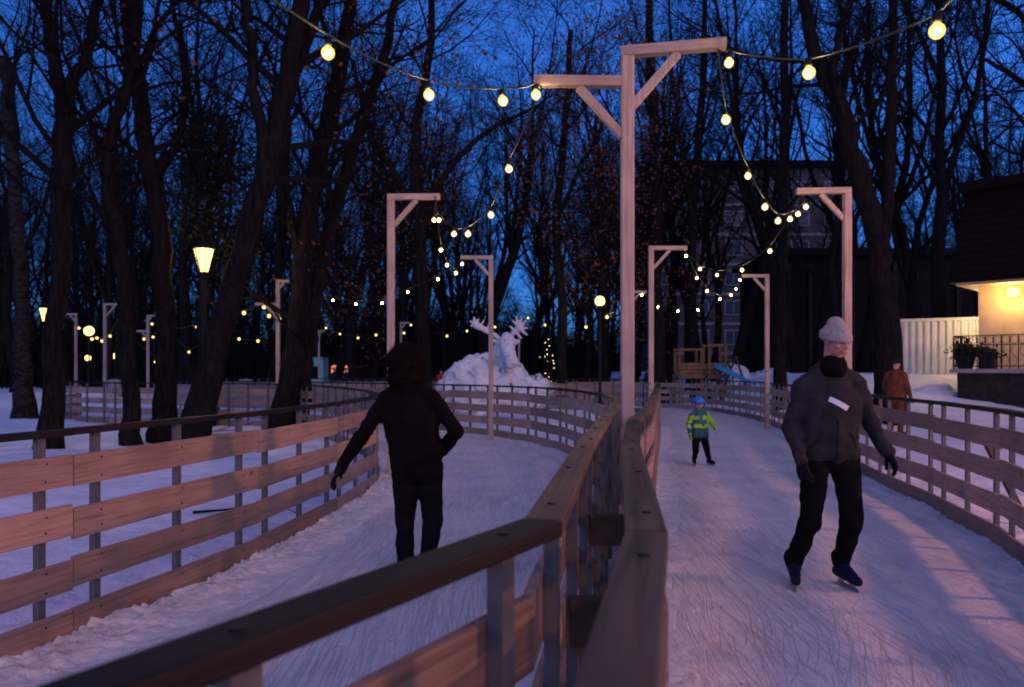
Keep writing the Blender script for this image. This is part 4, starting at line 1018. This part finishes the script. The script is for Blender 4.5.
def man_extra(root, P, rot, h, j):
    # short dark stubble collar and the slanting reflective patch on the chest
    b = MB(); b.cap(j['neck']-V((0, .0, .02)), j['neck']+V((0, -.03, -.005)), .104, .098); child_mesh('collar', organic(b, 'collar', M['black'], .012, 3, .5, .006, 12), root)
    jk = next(o for o in root.children if o.name.startswith('jacket'))
    me = jk.data; dg = DG()
    from mathutils.bvhtree import BVHTree
    bv = BVHTree.FromPolygons([v.co for v in me.vertices], [p.vertices[:] for p in me.polygons])
    def strip(name, cx, cz, W, Hh, deg, mat, n=8, lift=.0035):
        vs = []
        for sgn in (lift, -.004):
            for jj in range(3):
                for i in range(n+1):
                    u = (i/n-.5)*W; v = (jj/2-.5)*Hh; ca, sa = math.cos(R(deg)), math.sin(R(deg))
                    x = cx+u*ca-v*sa; z = cz+u*sa+v*ca
                    hit = bv.ray_cast(V((x, -2, z)), V((0, 1, 0)))[0]; y = hit.y if hit else -.12
                    vs.append((x, y-sgn, z))
        q = lambda s_, jj, i: s_*3*(n+1)+jj*(n+1)+i
        fs = [(q(0, jj, i), q(0, jj, i+1), q(0, jj+1, i+1), q(0, jj+1, i)) for jj in range(2) for i in range(n)]
        edge = [(0, i) for i in range(n+1)]+[(1, n), (2, n)]+[(2, i) for i in range(n-1, -1, -1)]+[(1, 0)]
        for a, b_ in zip(edge, edge[1:]+edge[:1]): fs.append((q(0, *b_), q(0, *a), q(1, *a), q(1, *b_)))
        m = MB(); m.add(vs, fs); m.build(name, mat, jk)
    strip('reflective_patch', .085, 1.275, .145, .036, -28, M['patchm'])
    M['seam'] = cloth('jacket_seam', (.013, .0135, .015))
    strip('zip', .078, 1.02, .30, .010, 90, M['seam'], 24)
    strip('pocket_flap', -.05, 1.02, .13, .014, 60, M['seam'], 8); strip('pocket_flap', .205, 1.02, .13, .014, 120, M['seam'], 8)
person('man', (mx, 5.47, .0), 'man in charcoal jacket and pale beanie skating towards us', Jm, V((.50, -1, -.28)), dict(jacket=M['grey'], trousers=M['trouser'], boot=M['boot'], glove=M['glove']), h=.243, jacket_k=1.0, hem=.84, hat=beanie, extra=man_extra)

# woman in black seen from behind
Jw = dict(head=(-.10, .03, 1.535), neck=(-.085, .0, 1.385), chest=(-.065, -.01, 1.15), pelvis=(-.02, -.0, .84),
          shL=(-.235, .0, 1.31), elL=(-.40, -.03, 1.06), wrL=(-.575, .06, .80), shR=(.085, .0, 1.31), elR=(.265, -.05, 1.08), wrR=(.15, .14, .93),
          hipL=(-.10, 0, .82), knL=(-.115, .05, .45), anL=(-.10, -.02, .125), toeL=(-.13, .15, .05), hipR=(.065, 0, .82), knR=(.085, .05, .45), anR=(.055, -.03, .125), toeR=(.08, .14, .05))
def frizz(root, P, rot, h, j):
    b = MB(); c = P(0, -.10, .10)
    b.ball(c, (.138, .135, .142)); b.ball(c+V((0, -.02, -.11)), (.132, .11, .11)); b.ball(c+V((0, -.03, -.2)), (.11, .08, .09))
    me = organic(b, 'hair', M['hair'], .014, 2, .5, .02, 16)
    o = child_mesh('hair', me, root)
    # loose frizz standing off the outline
    rr = random.Random(4); s = MB()
    for k in range(1700):
        v = me.vertices[rr.randrange(len(me.vertices))]
        if v.co.z < c.z-.22: continue
        d = (v.normal+V((rr.gauss(0, .5), rr.gauss(0, .5), rr.gauss(0, .5)-.15))).normalized(); p = v.co.copy(); L = rr.uniform(.012, .04); w = d.orthogonal().normalized()*.0012
        m = p+d*L*.5+V((rr.gauss(0, .006), rr.gauss(0, .006), rr.gauss(0, .006)))
        q = m+(d+V((rr.gauss(0, .6), rr.gauss(0, .6), rr.gauss(0, .6)-.2)))*L*.4
        s.add([p-w, p+w, m+w, m-w, q], [(0, 1, 2, 3), (3, 2, 4)])
    s.build('loose_hair', M['hair'], o)
person('woman', (at(420, 0, 5.5).x, 5.5, 0), 'woman in a black coat with frizzy hair seen from behind', Jw, V((-.1, 1, -.05)), dict(jacket=M['black'], trousers=M['jeans'], boot=M['boot'], glove=M['glove']), h=.225, jacket_k=.94, hem=.73, hair=frizz, s=.95)

# child in blue helmet
Jc = dict(head=(-.03, -.03, .985), neck=(-.02, .0, .865), chest=(-.01, .01, .70), pelvis=(0, .02, .49),
          shL=(-.125, .0, .80), elL=(-.18, .0, .64), wrL=(-.175, -.06, .52), shR=(.105, .0, .80), elR=(.185, -.03, .68), wrR=(.20, -.14, .60),
          hipL=(-.06, .02, .47), knL=(-.075, -.03, .26), anL=(-.085, .03, .09), toeL=(-.10, -.08, .04), hipR=(.06, .02, .47), knR=(.10, -.03, .27), anR=(.155, .05, .09), toeR=(.19, -.05, .04))
def helmet(root, P, rot, h, j):
    b = MB(); b.ball(P(0, -.04, .20), (.47*h, .53*h, .40*h), rot); b.cap(P(-.3, .28, .2), P(.3, .28, .2), .03, .03, 8)
    child_mesh('helmet', organic(b, 'helmet', M['helmet'], .010, 3), root)
    m = MB()
    for sx in (-1, 1): m.bar(P(sx*.36, .05, .05), P(sx*.08, .2, -.42), .008, .012)
    m.build('chin_strap', M['blackmetal'], root)
def child_extra(root, P, rot, h, j):
    jk = next(o for o in root.children if o.name.startswith('jacket')); me = jk.data
    me.materials.append(M['lime'])
    for p in me.polygons:
        c = p.center; on = (.60 < c.z < .66) or (.73 < c.z < .80 and abs(c.x) > .03) or (c.x > .10 and c.z > .62) or (c.x < -.13 and .68 < c.z < .74)
        if on and noise.noise(c*14) > -.35: p.material_index = 1
person('child', (at(700, 0, 12.4).x, 12.4, 0), 'small child in blue helmet and green jacket on the ice', Jc, V((.1, -1, -.2)), dict(jacket=M['teal'], trousers=M['trouser'], boot=M['boot'], glove=M['lime']), h=.20, jacket_k=1.05, hem=.44, s=.66, hat=helmet, extra=child_extra, near=True, voxel=.011)

def stand(H, spread=.11, arm=.0, lean=0):
    k = H/1.75
    J = dict(head=(0, -.02, 1.60), neck=(0, 0, 1.44), chest=(0, 0, 1.22), pelvis=(0, .02, .90), shL=(-.18, 0, 1.37), elL=(-.24-arm*.5, .02, 1.11), wrL=(-.22-arm, -.10, .88), shR=(.18, 0, 1.37), elR=(.25, .02, 1.11), wrR=(.21, -.10, .90),
             hipL=(-.09, .02, .87), knL=(-.10, -.02, .48), anL=(-spread, .02, .09), toeL=(-spread-.03, -.14, .04), hipR=(.09, .02, .87), knR=(.11, -.02, .48), anR=(spread, .03, .09), toeR=(spread+.03, -.13, .04))
    return {a: tuple(x*k for x in b) for a, b in J.items()}, k
def cap_hat(mat):
    def f(root, P, rot, h, j):
        b = MB(); b.ball(P(0, -.05, .2), (.38*h, .43*h, .34*h), rot); child_mesh('hat', organic(b, 'hat', mat, .02, 2), root)
    return f
M['rust'] = cloth('rust_overalls', (.13, .042, .022)); M['darkred'] = cloth('dark_red_coat', (.10, .018, .015)); M['red'] = cloth('red_coat', (.40, .03, .03)); M['navy'] = cloth('navy_coat', (.015, .018, .03)); M['brownc'] = cloth('brown_coat', (.05, .03, .02))
def small(px, Y, H, label, top, leg, hat, rz=0, z=0, arm=0):
    J, k = stand(H, arm=arm); p = at(px, 0, Y)
    return person('p', (p.x, Y, z), label, J, V((0, -1, 0)), dict(jacket=top, trousers=leg, boot=M['glove'], glove=M['glove']), h=.23*k, voxel=.022, near=False, skates=False, rz=rz, s=k, hat=cap_hat(hat), jacket_k=1.0, hem=.70*k)
small(896, 17.6, 1.78, 'person in rust coloured overalls standing behind the right fence', M['rust'], M['rust'], M['navy'], rz=2.2, z=rise(at(896, 0, 17.6).x, 17.6)+.03, arm=.05)
small(780, 27.5, 1.66, 'person in a dark brown coat by the slim straight trunk', M['brownc'], M['trouser'], M['brownc'], rz=.5)
small(709, 33.6, 1.15, 'child in dark red standing below the blue slide', M['darkred'], M['trouser'], M['navy'], rz=1.0)
small(722, 33.2, 1.05, 'child in rust brown right beside the foot of the slide', M['rust'], M['trouser'], M['navy'], rz=-.6)
small(441, 38, 1.6, 'distant person in a red coat left of the snow elk', M['red'], M['trouser'], M['navy'], rz=.3)
small(334, 46, 1.7, 'distant dark figure nearest the green kiosk', M['navy'], M['trouser'], M['navy'], rz=1.2)
small(346, 47, 1.72, 'distant dark figure under the orange lit stall', M['navy'], M['trouser'], M['navy'], rz=-1.0, arm=.05)
small(648, 37.2, 1.7, 'distant dark figure behind the timber post of the middle lane', M['navy'], M['trouser'], M['navy'], rz=2)

# ------------------------------------------------------------------ light
w = bpy.data.worlds.new('World'); S.world = w; w.use_nodes = True; nt = w.node_tree
bg = nt.nodes['Background']; sky = nt.nodes.new('ShaderNodeTexSky'); sky.sky_type = 'NISHITA'; sky.sun_disc = False
sky.sun_elevation = R(12.0); sky.sun_rotation = R(215); sky.ozone_density = 5; sky.dust_density = .2; sky.air_density = 1.0
tcw = nt.nodes.new('ShaderNodeTexCoord'); sx = nt.nodes.new('ShaderNodeSeparateXYZ'); nt.links.new(tcw.outputs['Generated'], sx.inputs[0])
tint = mixc(nt, 1.0, sky.outputs[0], ramp(nt, sx.outputs['Z'], [(.0, (.045, .15, .40)), (.22, (.14, .34, .72)), (.5, (.26, .50, 1.0))]), 'MULTIPLY')
nt.links.new(tint, bg.inputs[0]); bg.inputs[1].default_value = .088
sun = bpy.data.lights.new('sun', 'SUN'); sun.energy = .31; sun.angle = R(50); sun.color = (1, .64, .56)
so = bpy.data.objects.new('sun', sun); COL.objects.link(so); so.rotation_euler = V((-.35, .75, -.55)).to_track_quat('-Z', 'Y').to_euler()
# the two sodium street lamps behind the viewpoint that redden boards and snow
SOD = (1, .39, .255)
street_lamp(V((10.9, 3.4, 3.4)), 'sodium street lamp beyond the near right fence', SOD, 1350, 'sodium', s=1.0)
street_lamp(V((5.5, -9.0, 5.2)), 'tall sodium street lamp behind the viewpoint', (1, .36, .22), 720, 'sodium', s=1.1)
street_lamp(V((-8.2, 1.2, 3.9)), 'sodium street lamp on the tree island beyond the near left fence', SOD, 260, 'sodium', s=1.1)

S.view_settings.view_transform = 'Standard'; S.view_settings.look = 'None'; S.view_settings.exposure = 1.3; S.view_settings.gamma = 1
S.cycles.use_denoising = True
S.cycles.filter_width = 1.9
S.cycles.max_bounces = 5; S.cycles.diffuse_bounces = 3; S.cycles.glossy_bounces = 2
S.cycles.sample_clamp_indirect = 4
S.cycles.use_light_tree = True
